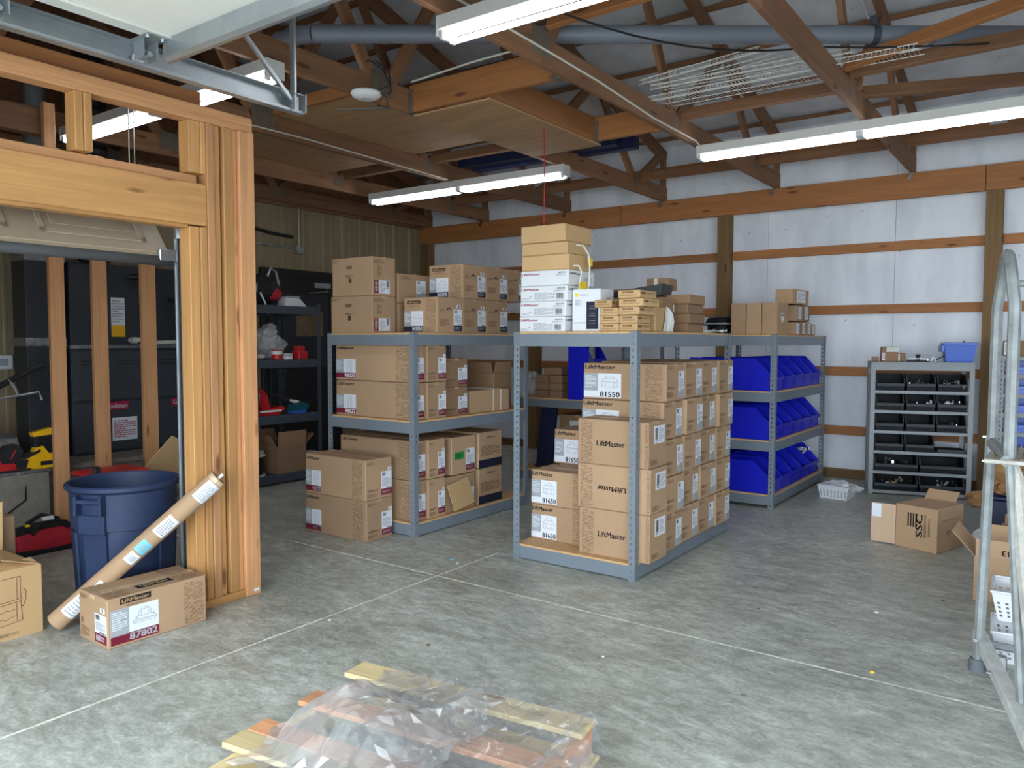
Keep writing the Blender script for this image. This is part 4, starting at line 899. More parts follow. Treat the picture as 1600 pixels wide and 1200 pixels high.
o = MB().bbox(-.06, .06, -.012, .012, 0, .006).build('strip_bar', 'black_metal', rd); o.rotation_euler = (0, R(-32), 0); o.location = (.01, 0, .04)
o = MB().bbox(-.06, .06, -.004, .004, .006, .009).build('strip_insert', 'galvanized', rd); o.rotation_euler = (0, R(-32), 0); o.location = (.01, 0, .04)
q = loc_rack(.705, .16); tb = thing('blue_tub', 'bright blue translucent lidded tub on the bin rack', 'tub', (q[0], q[1], RH), brz)
b = MB(); b.add([(-.105, -.07, 0), (.105, -.07, 0), (.105, .07, 0), (-.105, .07, 0), (-.125, -.085, .15), (.125, -.085, .15), (.125, .085, .15), (-.125, .085, .15)], [(3, 2, 1, 0), (4, 5, 6, 7), (0, 1, 5, 4), (1, 2, 6, 5), (2, 3, 7, 6), (3, 0, 4, 7)]).build('tub_body', 'bin_blue_pale', tb)
MB().bbox(-.135, .135, -.095, .095, .15, .172).build('lid', 'bin_blue_pale', tb)
o = MB().bbox(-.145, -.125, -.09, .09, .09, .15, .003).build('lid_flap', 'bin_blue_pale', tb)
MB().tube([(.03, 0, .172), (.045, 0, .186)], .006, 6).build('lid_knob', 'black_plastic', tb)
# ---- far right rack with pale blue bins
fr = rack('pale grey slotted rack with small blue bins at the right edge', 0, .92, 0, .4, 1.255, (.30, .62, .78, .94, 1.10, 1.25), m='rack_grey', board='rack_grey', bh=.03, loc=(-.02, 7.80, 0))
for i, z in enumerate((.30, .62, .78, .94, 1.10)):
    for k in range(3):
        bin_thing('%s small blue bin on the %s level of the rack at the right edge' % (('left', 'middle', 'right')[k], ('lowest', 'second', 'third', 'fourth', 'top')[i]), .26, .3, .125 if i else .25, (-.30 + k * .28, 7.775, z + .001), 0, 'bin_blue_pale', 'bin_blue_pale', 'small blue bins at the right edge', slope=.25, low=.5)
heap('white and dark parts heaped in the lowest left small blue bin', (-.30, 7.72, .43), .2, .2, 33, 10)
carton('brown carton with a white end label on the right edge rack', -.46, -.20, 7.66, 7.85, 1.25, .13, [('sticker', .05, .1, .3, .9, 'label_white', [('bars', .1, .2, .9, .9, 'ink_black')]), ('sticker', .62, .05, .98, .95, 'yellow_label')], (), m='cardboard_dark')
tr = thing('grey_tote', 'grey plastic tote on the floor under the small blue bins', 'tote', (-.22, 7.72, 0)); MB().bbox(-.2, .2, -.15, .15, 0, .22, .02).build('tote_body', 'rubber_grey', tr); MB().bbox(-.22, .22, -.17, .17, .22, .245, .006).build('tote_lid', 'shelf_dark', tr)
# ---- white perforated baskets
def basket(label, w, d, h, loc, rz, group='white baskets'):
    t = thing('plastic_basket', label, 'basket', loc, rz, group)
    def wall(p0, p1, q0, q1, nx, nz, holes):
        b = MB(); V = {}
        def pt(u, v):
            a = Vector(p0).lerp(Vector(p1), u); c = Vector(q0).lerp(Vector(q1), u); return a.lerp(c, v)
        us = [0]; vs = [0]
        for k in range(nx): us += [(k + .32) / nx, (k + .68) / nx]
        us.append(1)
        for k in range(nz): vs += [.12 + .58 * (k + .2) / nz, .12 + .58 * (k + .75) / nz]
        vs.append(1)
        for i in range(len(us) - 1):
            for j in range(len(vs) - 1):
                if holes and i % 2 == 1 and j % 2 == 1: continue
                b.quad(pt(us[i], vs[j]), pt(us[i + 1], vs[j]), pt(us[i + 1], vs[j + 1]), pt(us[i], vs[j + 1]))
        return b.build('side_wall', 'white_plastic', t, solid=.003)
    a, c = w / 2 * .86, d / 2 * .86; A, Cc = w / 2, d / 2
    lo = [(-a, -c, 0), (a, -c, 0), (a, c, 0), (-a, c, 0)]; hi = [(-A, -Cc, h), (A, -Cc, h), (A, Cc, h), (-A, Cc, h)]
    for k in range(4):
        n = (k + 1) % 4; wall(lo[k], lo[n], hi[k], hi[n], max(4, int((w if k % 2 == 0 else d) / .032)), 4 if h > .1 else 3, True)
    MB().box(-a, a, -c, c, 0, .004).build('base', 'white_plastic', t)
    b = MB()
    for k in range(4):
        n = (k + 1) % 4; p, q_ = Vector(hi[k]), Vector(hi[n]); b.tube([p, q_], .007, 6)
    b.build('rim', 'white_plastic', t); return t
basket('white perforated basket full of clear bags by the blue bin unit', .26, .20, .11, (-1.62, 7.14, 0), -8)
o = thing('clear_bag', 'clear plastic bags spilling from the white basket by the blue bin unit', 'bag', (-1.62, 7.14, .03)); blob(.12, .085, .06, 12, 'bag_film', 'bag_body', o, .3, (14, 8)); blob(.10, .03, .03, 14, 'bag_film', 'bag_edge', o, .3, (10, 6), (.10, .05, .02))
basket('lower white perforated basket behind the rolling ladder', .40, .27, .13, (-.04, 3.98, .0), 4)
basket('upper white perforated basket with wire behind the rolling ladder', .40, .27, .13, (-.05, 4.12, .135), 2)
o = thing('wire_bundle', 'coil of silver wire in the upper basket behind the ladder', 'wire', (-.02, 4.12, .20))
b = MB(); rn = random.Random(4)
for k in range(12): r = rn.uniform(.05, .11); b.tube([(r * cos(a * pi / 8) * 1.3, r * sin(a * pi / 8), .02 + .02 * sin(a + k) + k * .003) for a in range(16)], .002, 4, True)
b.build('coil', 'chrome', o); MB().tube([(-.14, 0, .09), (.15, .01, .085)], .004, 5).build('tie', 'galvanized', o)
basket('third white perforated basket beneath the other two', .40, .27, .11, (.02, 4.32, .0), 0)
# ---- floor cartons at the right
sc = carton('brown carton with a black bar logo on the floor before the bin rack', -.865, -.588, 5.62, 5.97, 0, .29, [('text', .30, .52, .52, .84, 'ink_black', '||||'), ('tvert', .50, .30, .66, .84, 'ink_black', 'SSC'), ('lvert', .69, .32, .75, .84, 'ink_black'), ('lvert', .79, .36, .84, .78, 'ink_black')], [('text', .35, .38, .5, .48, 'ink_brown', 'O'), ('lines', .2, .7, .8, .72, 'ink_brown')], rz=-19.4)
b = MB().bbox(-.155, 0, -.003, .003, .01, .275, .001); o = b.build('open_flap', 'cardboard_pink', sc); o.location = (-.137, -.17, 0); o.rotation_euler = (0, 0, R(14))
f2 = MB().bbox(-.09, -.02, -.0045, -.003, .02, .265, .0005).build('packing_tape', 'tape_clear', o); f3 = MB().bbox(-.15, -.09, -.006, -.003, .18, .27, .0005).build('shipping_label', 'label_white', o)
o = MB().bbox(-.1, .1, -.003, .003, 0, .10, .001).build('open_flap', 'cardboard', sc); o.location = (-.02, .17, .28); o.rotation_euler = (R(-50), 0, R(6))
def open_carton(label, x0, x1, y0, y1, z0, h, flaps, F=(), Rr=(), m='cardboard', rz=0, inner='cardboard_dark'):
    w, d = x1 - x0, y1 - y0; t = thing('open_carton', label, 'box', ((x0 + x1) / 2, (y0 + y1) / 2, z0), rz); th = .005
    b = MB(); b.box(-w / 2, w / 2, -d / 2, -d / 2 + th, 0, h); b.box(-w / 2, w / 2, d / 2 - th, d / 2, 0, h); b.box(-w / 2, -w / 2 + th, -d / 2 + th, d / 2 - th, 0, h); b.box(w / 2 - th, w / 2, -d / 2 + th, d / 2 - th, 0, h); b.box(-w / 2 + th, w / 2 - th, -d / 2 + th, d / 2 - th, 0, th)
    b.build('box_body', m, t)
    for side, ln, a, *rest in flaps:       # a: angle from upright, outwards positive
        L = (w if side in 'FB' else d) - .01
        o = MB().bbox(-L / 2, L / 2, -.002, .002, 0, ln, .001).build('open_flap', m, t)
        if side == 'F': o.location = (0, -d / 2, h); o.rotation_euler = (R(a), 0, 0)
        if side == 'B': o.location = (0, d / 2, h); o.rotation_euler = (R(-a), 0, 0)
        if side == 'L': o.location = (-w / 2, 0, h); o.rotation_euler = (0, R(-a), 0); o.rotation_euler = Matrix.Rotation(R(-a), 3, 'Y').to_4x4().to_3x3().__matmul__(Matrix.Rotation(R(90), 3, 'Z')).to_euler()
        if side == 'R': o.location = (w / 2, 0, h); o.rotation_euler = (Matrix.Rotation(R(a), 3, 'Y') @ Matrix.Rotation(R(90), 3, 'Z')).to_euler()
        if rest:
            for (kind, u0, v0, u1, v1, mm, s) in rest[0]:
                M2 = Matrix(((1, 0, 0, -L / 2 + u0 * L), (0, 0, -1, -.0026), (0, 1, 0, v0 * ln), (0, 0, 0, 1)))
                if kind == 'tflip': M2 = Matrix(((-1, 0, 0, -L / 2 + u1 * L), (0, 0, -1, -.0026), (0, -1, 0, v1 * ln), (0, 0, 0, 1)))
                inst('lettering', text_mesh(s, mm), o, M2 @ Matrix.Diagonal(((u1 - u0) * L, (v1 - v0) * ln, 1, 1)))
    put(t, 'F', (w, d, h), F); put(t, 'R', (w, d, h), Rr); return t
open_carton('open carton with upside down black lettering behind the rolling ladder', -.375, .05, 4.72, 5.02, 0, .235, [('F', .10, 8, [('tflip', .28, .2, .80, .5, 'ink_black', '141C1643')]), ('L', .16, 42), ('B', .12, 25), ('R', .12, 60)])
open_carton('small open carton farther back behind the lettered one', -.30, -.02, 5.45, 5.68, 0, .22, [('F', .08, 30), ('B', .08, 30)], m='cardboard_dark')
bl = thing('blue_tote', 'dark blue tote on the floor behind the bar logo carton', 'tote', (-.26, 6.50, 0)); MB().bbox(-.17, .19, -.13, .16, 0, .26, .012).build('tote_body', 'dark_blue_steel', bl); MB().bbox(-.19, .21, -.15, .18, .26, .285, .006).build('rim', 'dark_blue_steel', bl)
bg = thing('paper_bag', 'crumpled brown kraft paper piled on the dark blue tote', 'paper', (-.30, 6.42, .286)); blob(.17, .14, .115, 22, 'paper_kraft', 'paper_body', bg, .22, (16, 10)); blob(.08, .08, .06, 25, 'paper_kraft', 'paper_tail', bg, .25, (10, 7), (-.20, -.03, -.10))
b2 = thing('bin_with_scraps', 'blue tub of white scraps beside the ladder leg', 'tub', (-.06, 5.95, 0)); MB().bbox(-.14, .16, -.12, .12, 0, .24, .012).build('tub_body', 'dark_blue_steel', b2); MB().bbox(-.15, .17, -.13, .13, .24, .26, .004).build('rim', 'bin_blue', b2); blob(.12, .1, .05, 31, 'paper', 'scraps', b2, .3, (12, 6), (0, 0, .24))
o = thing('clear_scrap', 'clear plastic film on the floor beside the bar logo carton', 'film', (-.38, 5.9, 0)); blob(.11, .12, .07, 41, 'bag_film', 'film_body', o, .35, (12, 7))

o = thing('hardware_bag', 'clear bag of hardware squeezed above the torn flap carton', 'bag', (-3.76, 4.315, .361)); blob(.04, .035, .055, 71, 'bag_film', 'bag_body', o, .25, (12, 8)); blob(.03, .025, .03, 72, 'galvanized', 'contents', o, .3, (10, 6), (0, 0, .004))
# ================================================================== overhead door rolled up above the viewer
od_ = thing('overhead_door', 'white overhead garage door rolled up flat at the top left', 'garage door', (-.45, .7, 2.50))
for k in range(4):
    y0 = -1.06 + k * .53
    MB().bbox(-2.46, 2.46, y0 + .002, y0 + .528, .035, .075, .004).build('door_section', 'door_white', od_)
    for sx in (-1, 1): MB().bbox(*sorted((sx * 2.46, sx * 2.39)), y0 + .004, y0 + .526, .028, .036, .002).build('end_stile', 'white_enamel', od_)
b = MB().prism([(1.0, .034), (1.0, -.035), (1.012, -.05), (1.03, -.05), (1.04, -.035), (1.04, .0), (1.06, .0), (1.06, .034)], 'x', -2.45, 2.45); b.build('strut', 'galvanized', od_)
for sx in (-1, 1):
    x = sx * 2.555
    b = MB(); b.box(*sorted((x + sx * .03, x + sx * .027)), -1.2, 1.76, -.055, .03); b.box(*sorted((x + sx * .03, x - sx * .012)), -1.2, 1.76, -.058, -.055); b.box(*sorted((x + sx * .03, x - sx * .012)), -1.2, 1.76, .03, .033)
    b.box(*sorted((x - sx * .012, x - sx * .009)), -1.2, 1.76, -.056, -.045); b.build('track', 'galvanized', od_)
    for yy in (.96, .44, -.09, -.62):
        r = MB().lathe([(.006, -.004), (.022, -.004), (.024, .002), (.022, .008), (.006, .008)], 14); r.xf(Matrix.Translation((x + sx * .008, yy, -.028)) @ Matrix.Rotation(R(90), 4, 'Y')); ro = r.build('roller', 'white_plastic', od_, smooth='auto')
        MB().tube([(x - sx * .08, yy, -.028), (x, yy, -.028)], .0065, 8).build('roller_stem', 'chrome', ro)
        hb = MB(); hb.box(*sorted((x - sx * .02, x - sx * .09)), yy - .03, yy - .026, -.045, .03); hb.box(*sorted((x - sx * .02, x - sx * .09)), yy + .026, yy + .03, -.045, .03); hb.box(*sorted((x - sx * .02, x - sx * .15)), yy - .045, yy + .045, .024, .028); hb.tube([(x - sx * .025, yy, -.028), (x - sx * .085, yy, -.028)], .011, 8)
        h = hb.build('hinge_bracket', 'galvanized', od_)
        for q in (-.03, .03): MB().lathe([(.008, .016), (.008, .024)], 6, x - sx * .12, yy + q).build('bolt', 'chrome', h)
    a = MB(); a.box(x - .002, x + .002, 1.69, 1.725, -.05, .55); a.box(x, x + .03, 1.69, 1.693, -.05, .55); a.build('hanger_angle', 'galvanized', od_)
    ho = MB()
    for k in range(14): ho.lathe([(.006, -.001), (.006, .001)], 8); 
    a2 = MB().tube([(x + .01, 1.70, -.02), (x + .01, 1.12, .50)], .012, 4).build('hanger_brace', 'galvanized', od_)
    hs = MB()
    for k in range(13): hs.box(x - .0035, x + .0035, 1.702, 1.713, -.03 + k * .042, -.012 + k * .042)
    hs.build('hanger_slots', 'black_metal', od_)
    e = MB().box(x - .012, x + .03, 1.755, 1.76, -.055, .03); e.build('track_end', 'galvanized', od_)
# ================================================================== pipe, access point, lofted things
pv = thing('vent_pipe', 'grey plastic vent pipe hung above the truss chords', 'pipe', (-2.13, 4.52, 3.268))
d_ = Vector((cos(R(35.77)), sin(R(35.77)), 0)); c0 = Vector((0, 0, 0))
MB().tube([c0 - d_ * 2.15, c0 + d_ * 3.2], .055, 16).build('pipe_run', 'pvc_grey', pv, smooth='auto')
for s in (-.95, 1.75): MB().tube([c0 + d_ * (s - .06), c0 + d_ * (s + .06)], .064, 16).build('coupling', 'pvc_grey', pv, smooth='auto')
p = c0 + d_ * 1.33; MB().tube([p - d_ * .02, p + d_ * .02], .062, 16).build('pipe_clamp', 'shelf_dark', pv); MB().bbox(p.x - .02, p.x + .02, p.y - .01, p.y + .01, .05, .12).build('clamp_lug', 'shelf_dark', pv)
MB().tube([c0 - d_ * 2.15, c0 - d_ * 2.22 + Vector((-.04, .0, 0)), c0 - d_ * 2.24 + Vector((-.2, 0, 0))], .055, 12).build('elbow', 'pvc_grey', pv, smooth='auto')
p2 = thing('small_pipe', 'thin pale conduit pipe above the plywood loft', 'pipe', (-3.9, 4.4, 3.12)); MB().tube([(-.65, -.35, 0), (.25, .15, .0)], .02, 10).build('pipe_run', 'galvanized', p2, smooth='auto'); MB().tube([(.22, .133, 0), (.27, .16, 0)], .026, 10).build('coupling', 'galvanized', p2)
ap = thing('wifi_access_point', 'white round wireless access point under the truss chord', 'access point', (-3.66, 3.50, ZC - .028))
MB().lathe([(0, -.028), (.055, -.026), (.085, -.012), (.098, .004), (.092, .016), (.07, .022), (0, .024)], 28, caps=False).build('dome', 'white_plastic', ap, smooth='auto'); MB().lathe([(.05, .0), (.05, .028)], 16).build('mount', 'white_plastic', ap)
MB().lathe([(.026, -.0285), (.030, -.0285), (.030, -.0275), (.026, -.0275)], 20, caps=False).build('status_ring', 'label_grey', ap)
MB().tube([(.06, .02, .02), (.12, .06, -.02), (.11, .08, -.08), (.05, .05, -.06)][::-1] + [(.14, .07, .05), (.10, .05, .15), (.05, .0, .2), (.02, -.02, .2)], .005, 6).build('cable', 'cable_black', ap)
MB().tube([(.05, .03, .21), (.12, .08, .15), (.13, .09, .02), (.12, .07, .0)], .005, 6).build('cable', 'cable_black', ap)
# wire shelves stored on the trusses
def wire_shelf(label, loc, rz, L, D, tiltx=0):
    t = thing('wire_shelf', label, 'wire shelf', loc, rz, 'wire shelves stored on the trusses'); t.rotation_euler = (R(tiltx), 0, R(rz))
    b = MB()
    for k in range(int(L / .0254) + 1):
        x = -L / 2 + k * .0254; b.tube([(x, -D / 2, -.03), (x, -D / 2, 0), (x, D / 2, 0)], .0016, 4)
    b.build('cross_wires', 'wire_white', t)
    for yy, z in ((-D / 2, 0), (-D / 2, -.03), (D / 2, 0), (-D / 6, -.003), (D / 6, -.003)): MB().tube([(-L / 2, yy, z), (L / 2, yy, z)], .0032, 6).build('rail', 'wire_white', t)
    return t
wire_shelf('lowest white wire shelf lying across the truss chords', (-1.66, 5.35, 3.13), 0, 1.75, .40, 4)
wire_shelf('middle white wire shelf lying across the truss chords', (-1.80, 5.25, 3.18), 3, 1.3, .36, 8)
wire_shelf('topmost white wire shelf lying skewed across the truss chords', (-2.05, 5.12, 3.215), -9, .9, .34, 5)
# dark blue steel beams on the loft
for k, (p0, p1, lab) in enumerate((((-5.0, 6.05, 3.14), (-3.3, 6.15, 3.14), 'front dark blue steel beam stored above the centre strip lamp'), ((-5.0, 6.28, 3.14), (-3.2, 6.35, 3.14), 'rear dark blue steel beam stored above the centre strip lamp'))):
    t = thing('steel_beam', lab, 'beam', ((p0[0] + p1[0]) / 2, (p0[1] + p1[1]) / 2, 3.09)); L = (p1[0] - p0[0]) / 2; t.rotation_euler = (0, 0, math.atan2(p1[1] - p0[1], p1[0] - p0[0]))
    MB().bbox(-L, L, -.05, .05, 0, .11, .006).build('beam_body', 'dark_blue_steel', t)
    b = MB(); 
    for q in range(12): b.box(-L + .1 + q * .14, -L + .14 + q * .14, -.053, -.0495, .03, .05)
    b.build('slots', 'black_metal', t)
# flexible ducts in the dark above the utility corner
fd = thing('flex_duct', 'shiny black flexible duct rising from the furnace top', 'duct', (-6.72, 3.28, 2.03))
MB().lathe([(.12 + (.012 if k % 2 else 0), k * .04) for k in range(44)], 18).build('duct_hose', 'foil_black', fd)
fd2 = thing('flex_duct', 'galvanized round duct beside the flexible black duct', 'duct', (-6.8, 2.88, 2.26)); MB().lathe([(.09, 0), (.09, .9), (.094, .9), (.094, .95), (.09, .95), (.09, 1.3)], 18).build('duct_pipe', 'galvanized', fd2, smooth='auto'); MB().lathe([(.11, -.12), (.094, 0)], 18).build('duct_cone', 'galvanized', fd2)
st = thing('hanging_string', 'thin red string hanging down above the tall carton stack', 'string', (-3.20, 4.84, 2.0)); MB().tube([(0, 0, .93), (.005, 0, .5), (0, 0, .08)], .0035, 5).build('cord', 'red', st); MB().tube([(0, 0, .08), (0, 0, .05)], .006, 6).build('knot', 'red', st)
ps = thing('pull_cord', 'white pull cord hanging in the stud partition top opening', 'string', (-5.07, 2.72, 2.06)); MB().tube([(0, 0, .9), (0, 0, .06)], .004, 5).build('cord', 'cable_white', ps); MB().tube([(.03, .02, .9), (.03, .02, .45)], .003, 5).build('cord_loop', 'cable_white', ps)
# ================================================================== utility corner
pl = thing('furnace_platform', 'low concrete grey platform under the two furnaces', 'platform', (-6.87, 3.6, 0)); MB().bbox(-.54, .55, -1.2, .72, 0, .36, .01).build('platform_body', 'ledge_concrete', pl); MB().bbox(-.55, .57, -1.22, .73, .36, .40, .006).build('platform_top', 'ledge_concrete', pl)
def furnace(y0, y1, label):
    t = thing('furnace', label, 'furnace', (-7.02, (y0 + y1) / 2, .40), 0, 'gas furnaces'); w = (y1 - y0) / 2
    MB().bbox(-.33, .32, -w, w, 0, .90, .006).build('cabinet', 'furnace_side', t)
    lo = MB().bbox(.32, .332, -w + .01, w - .01, .02, .44, .004).build('lower_door', 'furnace_grey', t)
    up = MB().bbox(.32, .332, -w + .01, w - .01, .46, .88, .004).build('upper_door', 'furnace_grey', t)
    for s in (-1, 1):
        b = MB()
        for q in range(2): b.box(.3315, .334, s * w * .45 - .11, s * w * .45 + .11, .76 + q * .03, .768 + q * .03)
        b.build('louvre', 'black_metal', up)
    bd = MB().bbox(.331, .335, -.13, .13, .37, .44, .004).build('badge', 'ink_red', t)
    inst('lettering', text_mesh('Goodman', 'label_white'), bd, Matrix(((0, 0, 1, .3356), (1, 0, 0, -.115), (0, 1, 0, .385), (0, 0, 0, 1))) @ Matrix.Diagonal((.23, .04, 1, 1)))
    lb_ = MB().bbox(.331, .3335, -.02, .20, .10, .30, .002).build('rating_label', 'label_white', t)
    inst('fine_print', flat_mesh('lines', 'ink_red', _lines), lb_, Matrix(((0, 0, 1, .3342), (1, 0, 0, -.005), (0, 1, 0, .12), (0, 0, 0, 1))) @ Matrix.Diagonal((.19, .16, 1, 1)))
    MB().bbox(-.31, .28, -w + .02, w - .02, .90, 1.62, .006).build('coil_cabinet', 'furnace_side', t)
    MB().bbox(-.31, .285, -w + .015, w - .015, .895, .93, .002).build('foil_tape', 'foil', t)
    cl_ = MB().bbox(.28, .283, .02, .14, 1.0, 1.34, .002).build('energy_label', 'label_white', t); MB().bbox(.2825, .284, .02, .14, 1.0, 1.10, .001).build('yellow_band', 'yellow', cl_)
    inst('fine_print', flat_mesh('lines', 'ink_grey', _lines), cl_, Matrix(((0, 0, 1, .2842), (1, 0, 0, .03), (0, 1, 0, 1.12), (0, 0, 0, 1))) @ Matrix.Diagonal((.1, .2, 1, 1)))
    return t
furnace(3.06, 3.74, 'black furnace nearer the stud, with a red and white badge half hidden')
furnace(3.78, 4.33, 'black furnace beside the door track, only the start of its badge showing')
pn = thing('air_plenum', 'tall dark sheet metal plenum left of the furnaces', 'plenum', (-6.82, 2.88, .40)); MB().bbox(-.12, .12, -.15, .15, 0, 1.65, .006).build('plenum_body', 'furnace_side', pn); MB().bbox(-.125, .125, -.155, .155, 1.60, 1.72, .004).build('foil_wrap', 'foil', pn); MB().bbox(-.125, .125, -.155, .155, .92, .99, .004).build('foil_wrap', 'foil', pn)
vp = thing('flue_pipe', 'shiny metal flue pipe rising beside the door track', 'pipe', (-6.55, 4.05, .40)); MB().lathe([(.055, 0), (.055, 1.26), (.058, 1.26), (.058, 1.29), (.055, 1.29), (.055, 1.8)], 16).build('flue_run', 'chrome', vp, smooth='auto'); MB().lathe([(.062, 0), (.062, .03)], 16).build('flue_collar', 'galvanized', vp)
dr = thing('drain_pipe', 'white plastic drain pipe running over the furnace tops', 'pipe', (-6.62, 3.5, 1.36)); MB().tube([(-.06, .05, .01), (0, .05, .01), (.02, .13, .02), (.03, .22, -.01), (.03, .75, .0)], .02, 10).build('pipe_run', 'pvc_white', dr, smooth='auto'); MB().tube([(0, .03, .01), (0, .08, .01)], .028, 10).build('tee', 'pvc_white', dr, smooth='auto')
cp = thing('refrigerant_line', 'copper refrigerant line with black insulation on the coil cabinet', 'pipe', (-6.70, 3.62, 1.5)); MB().tube([(0, .1, .05), (.04, .1, .06), (.05, .12, .3), (.0, .13, .38)], .008, 6).build('copper_tube', 'copper', cp); MB().tube([(.0, -.05, .42), (.05, .02, .43), (.06, .1, .40), (.06, .12, .3)], .025, 8).build('insulation_sleeve', 'black_plastic', cp); MB().tube([(.02, .3, .24), (.02, .9, .24)], .02, 8).build('insulation_sleeve', 'black_plastic', cp); MB().tube([(.02, .3, .05), (.02, .9, .04)], .006, 6).build('copper_tube', 'copper', cp)
hp = thing('black_pipe', 'black handle pipe with hooks reaching across the far left', 'pipe', (-6.3, 2.35, 1.0)); MB().tube([(0, -.3, -.1), (0, .0, .02), (0, .22, .14), (0, .32, .18)], .022, 8).build('pipe_run', 'black_plastic', hp); MB().tube([(.01, .08, .08), (.02, .12, .02), (.02, .14, -.04)], .01, 6).build('hook', 'galvanized', hp); MB().tube([(.01, .0, -.06), (.02, .28, -.02), (.02, .30, -.08)], .009, 6).build('hook', 'galvanized', hp)
ol = thing('wall_outlet', 'white outlet box on the beige wall at the far left', 'outlet', (-7.42, 2.80, 1.12)); MB().bbox(-.02, .03, -.1, .1, 0, .12).build('box_body', 'white_plastic', ol); MB().bbox(.03, .034, -.06, .06, .03, .09).build('cover', 'label_grey', ol)
# foil faced duct box with tools on it
lg = thing('duct_box', 'grey duct box with silver foil edges under the power tools', 'duct', (-6.25, 2.15, 0)); MB().bbox(-.30, .34, -.6, .38, 0, .44, .006).build('box_body', 'ledge_concrete', lg); MB().bbox(.325, .345, .02, .06, 0, .43, .004).build('foil_strip', 'foil', lg); MB().bbox(-.31, .348, -.605, .385, .43, .452, .004).build('foil_strip', 'foil', lg)
MB().tube([(-.2, -.55, .56), (-.2, .36, .56)], .11, 12).build('foil_pipe', 'foil', lg)
ys = thing('yellow_saw', 'yellow and black cordless band saw standing on the foil edged box', 'power tool', (-5.98, 2.49, .453))
def tool_body(t, pts, wd, m, name): return MB().prism(pts, 'x', -wd / 2, wd / 2).build(name, m, t)
tool_body(ys, [(-.14, .01), (-.02, .0), (.14, .0), (.17, .05), (.14, .10), (.06, .10), (.02, .16), (-.03, .15), (-.06, .09), (-.13, .07)], .06, 'yellow', 'body'); tool_body(ys, [(-.17, .02), (-.10, .005), (-.08, .07), (-.15, .09)], .075, 'black_plastic', 'battery')
tool_body(ys, [(-.02, .15), (.01, .15), (.02, .26), (-.015, .27)], .04, 'black_plastic', 'handle'); tool_body(ys, [(-.05, .26), (.08, .285), (.14, .27), (.14, .24), (-.04, .23)], .055, 'yellow', 'top_grip'); tool_body(ys, [(-.1, .075), (.0, .12), (.0, .14), (-.1, .10)], .07, 'black_plastic', 'guard')
tool_body(ys, [(.0, .02), (.10, .02), (.10, .05), (.0, .05)], .064, 'black_plastic', 'name_panel'); MB().tube([(.0, -.12, .02), (.05, -.11, -.05), (.09, -.13, -.2), (.09, -.25, -.28), (.05, -.4, -.22)], .006, 6).build('cord', 'cable_black', ys)
rt = thing('red_tool', 'red and black power tool lying left of the yellow saw', 'power tool', (-5.98, 2.24, .453)); tool_body(rt, [(-.16, .0), (.10, .0), (.12, .03), (.06, .07), (-.04, .09), (-.16, .09)], .07, 'red', 'body'); tool_body(rt, [(.0, .06), (.10, .06), (.14, .14), (.10, .19), (.03, .18), (-.01, .12)], .08, 'black_plastic', 'motor_head'); tool_body(rt, [(-.16, -.0), (.18, -.0), (.18, .012), (-.16, .012)], .09, 'black_plastic', 'base'); tool_body(rt, [(.05, .09), (.06, .09), (.09, .15), (.08, .15)], .084, 'red', 'stripe')
tbg = thing('tool_bag', 'red and black cloth tool bag on the floor in the doorway', 'bag', (-5.42, 2.28, 0), 90)
b = MB(); V = []; n = 14
for k in range(n + 1):
    t = k / n; x = -.20 + .42 * t; hh = .17 * (1 - .18 * (2 * t - 1) ** 2) * (1 if t < .85 else .85); dd = .12 * (1 - .25 * (2 * t - 1) ** 4)
    for (yy, z) in ((-dd, .02), (-dd * 1.05, hh * .5), (-dd * .8, hh * .9), (0, hh), (dd * .8, hh * .9), (dd * 1.05, hh * .5), (dd, .02)): V.append((x, yy, z))
F = [(k * 7 + j, k * 7 + j + 1, k * 7 + 8 + j, k * 7 + 7 + j) for k in range(n) for j in range(6)] + [tuple(range(7)), tuple(range(n * 7, n * 7 + 7))[::-1]] + [(k * 7 + 6, k * 7, k * 7 + 7, k * 7 + 13) for k in range(n)]
b.add(V, F).build('bag_body', 'red_cloth', tbg, smooth='auto'); MB().bbox(-.21, .23, -.13, .13, 0, .035, .012).build('bag_base', 'black_cloth', tbg)
b = MB(); b.add([(v[0], v[1] * 1.02, v[2] * 1.03 + .004) for v in V], [(k * 7 + j, k * 7 + j + 1, k * 7 + 8 + j, k * 7 + 7 + j) for k in range(n) for j in (2, 3)]).build('bag_top', 'black_cloth', tbg, solid=.006)
MB().tube([(-.12, -.1, .13), (-.06, -.11, .2), (.04, -.11, .2), (.1, -.1, .14)], .012, 6).build('strap', 'black_cloth', tbg); MB().tube([(-.1, .02, .18), (0, .05, .22), (.1, .02, .18)], .014, 6).build('strap', 'black_cloth', tbg); MB().bbox(-.02, .05, -.03, .0, .19, .215).build('buckle', 'paper', tbg); MB().bbox(-.13, -.105, -.05, -.02, .172, .186).build('buckle', 'yellow_label', tbg)
MB().tube([(.21, .02, .12), (.27, .03, .06), (.30, -.02, .03), (.24, -.04, .05)], .012, 6).build('strap', 'black_cloth', tbg)
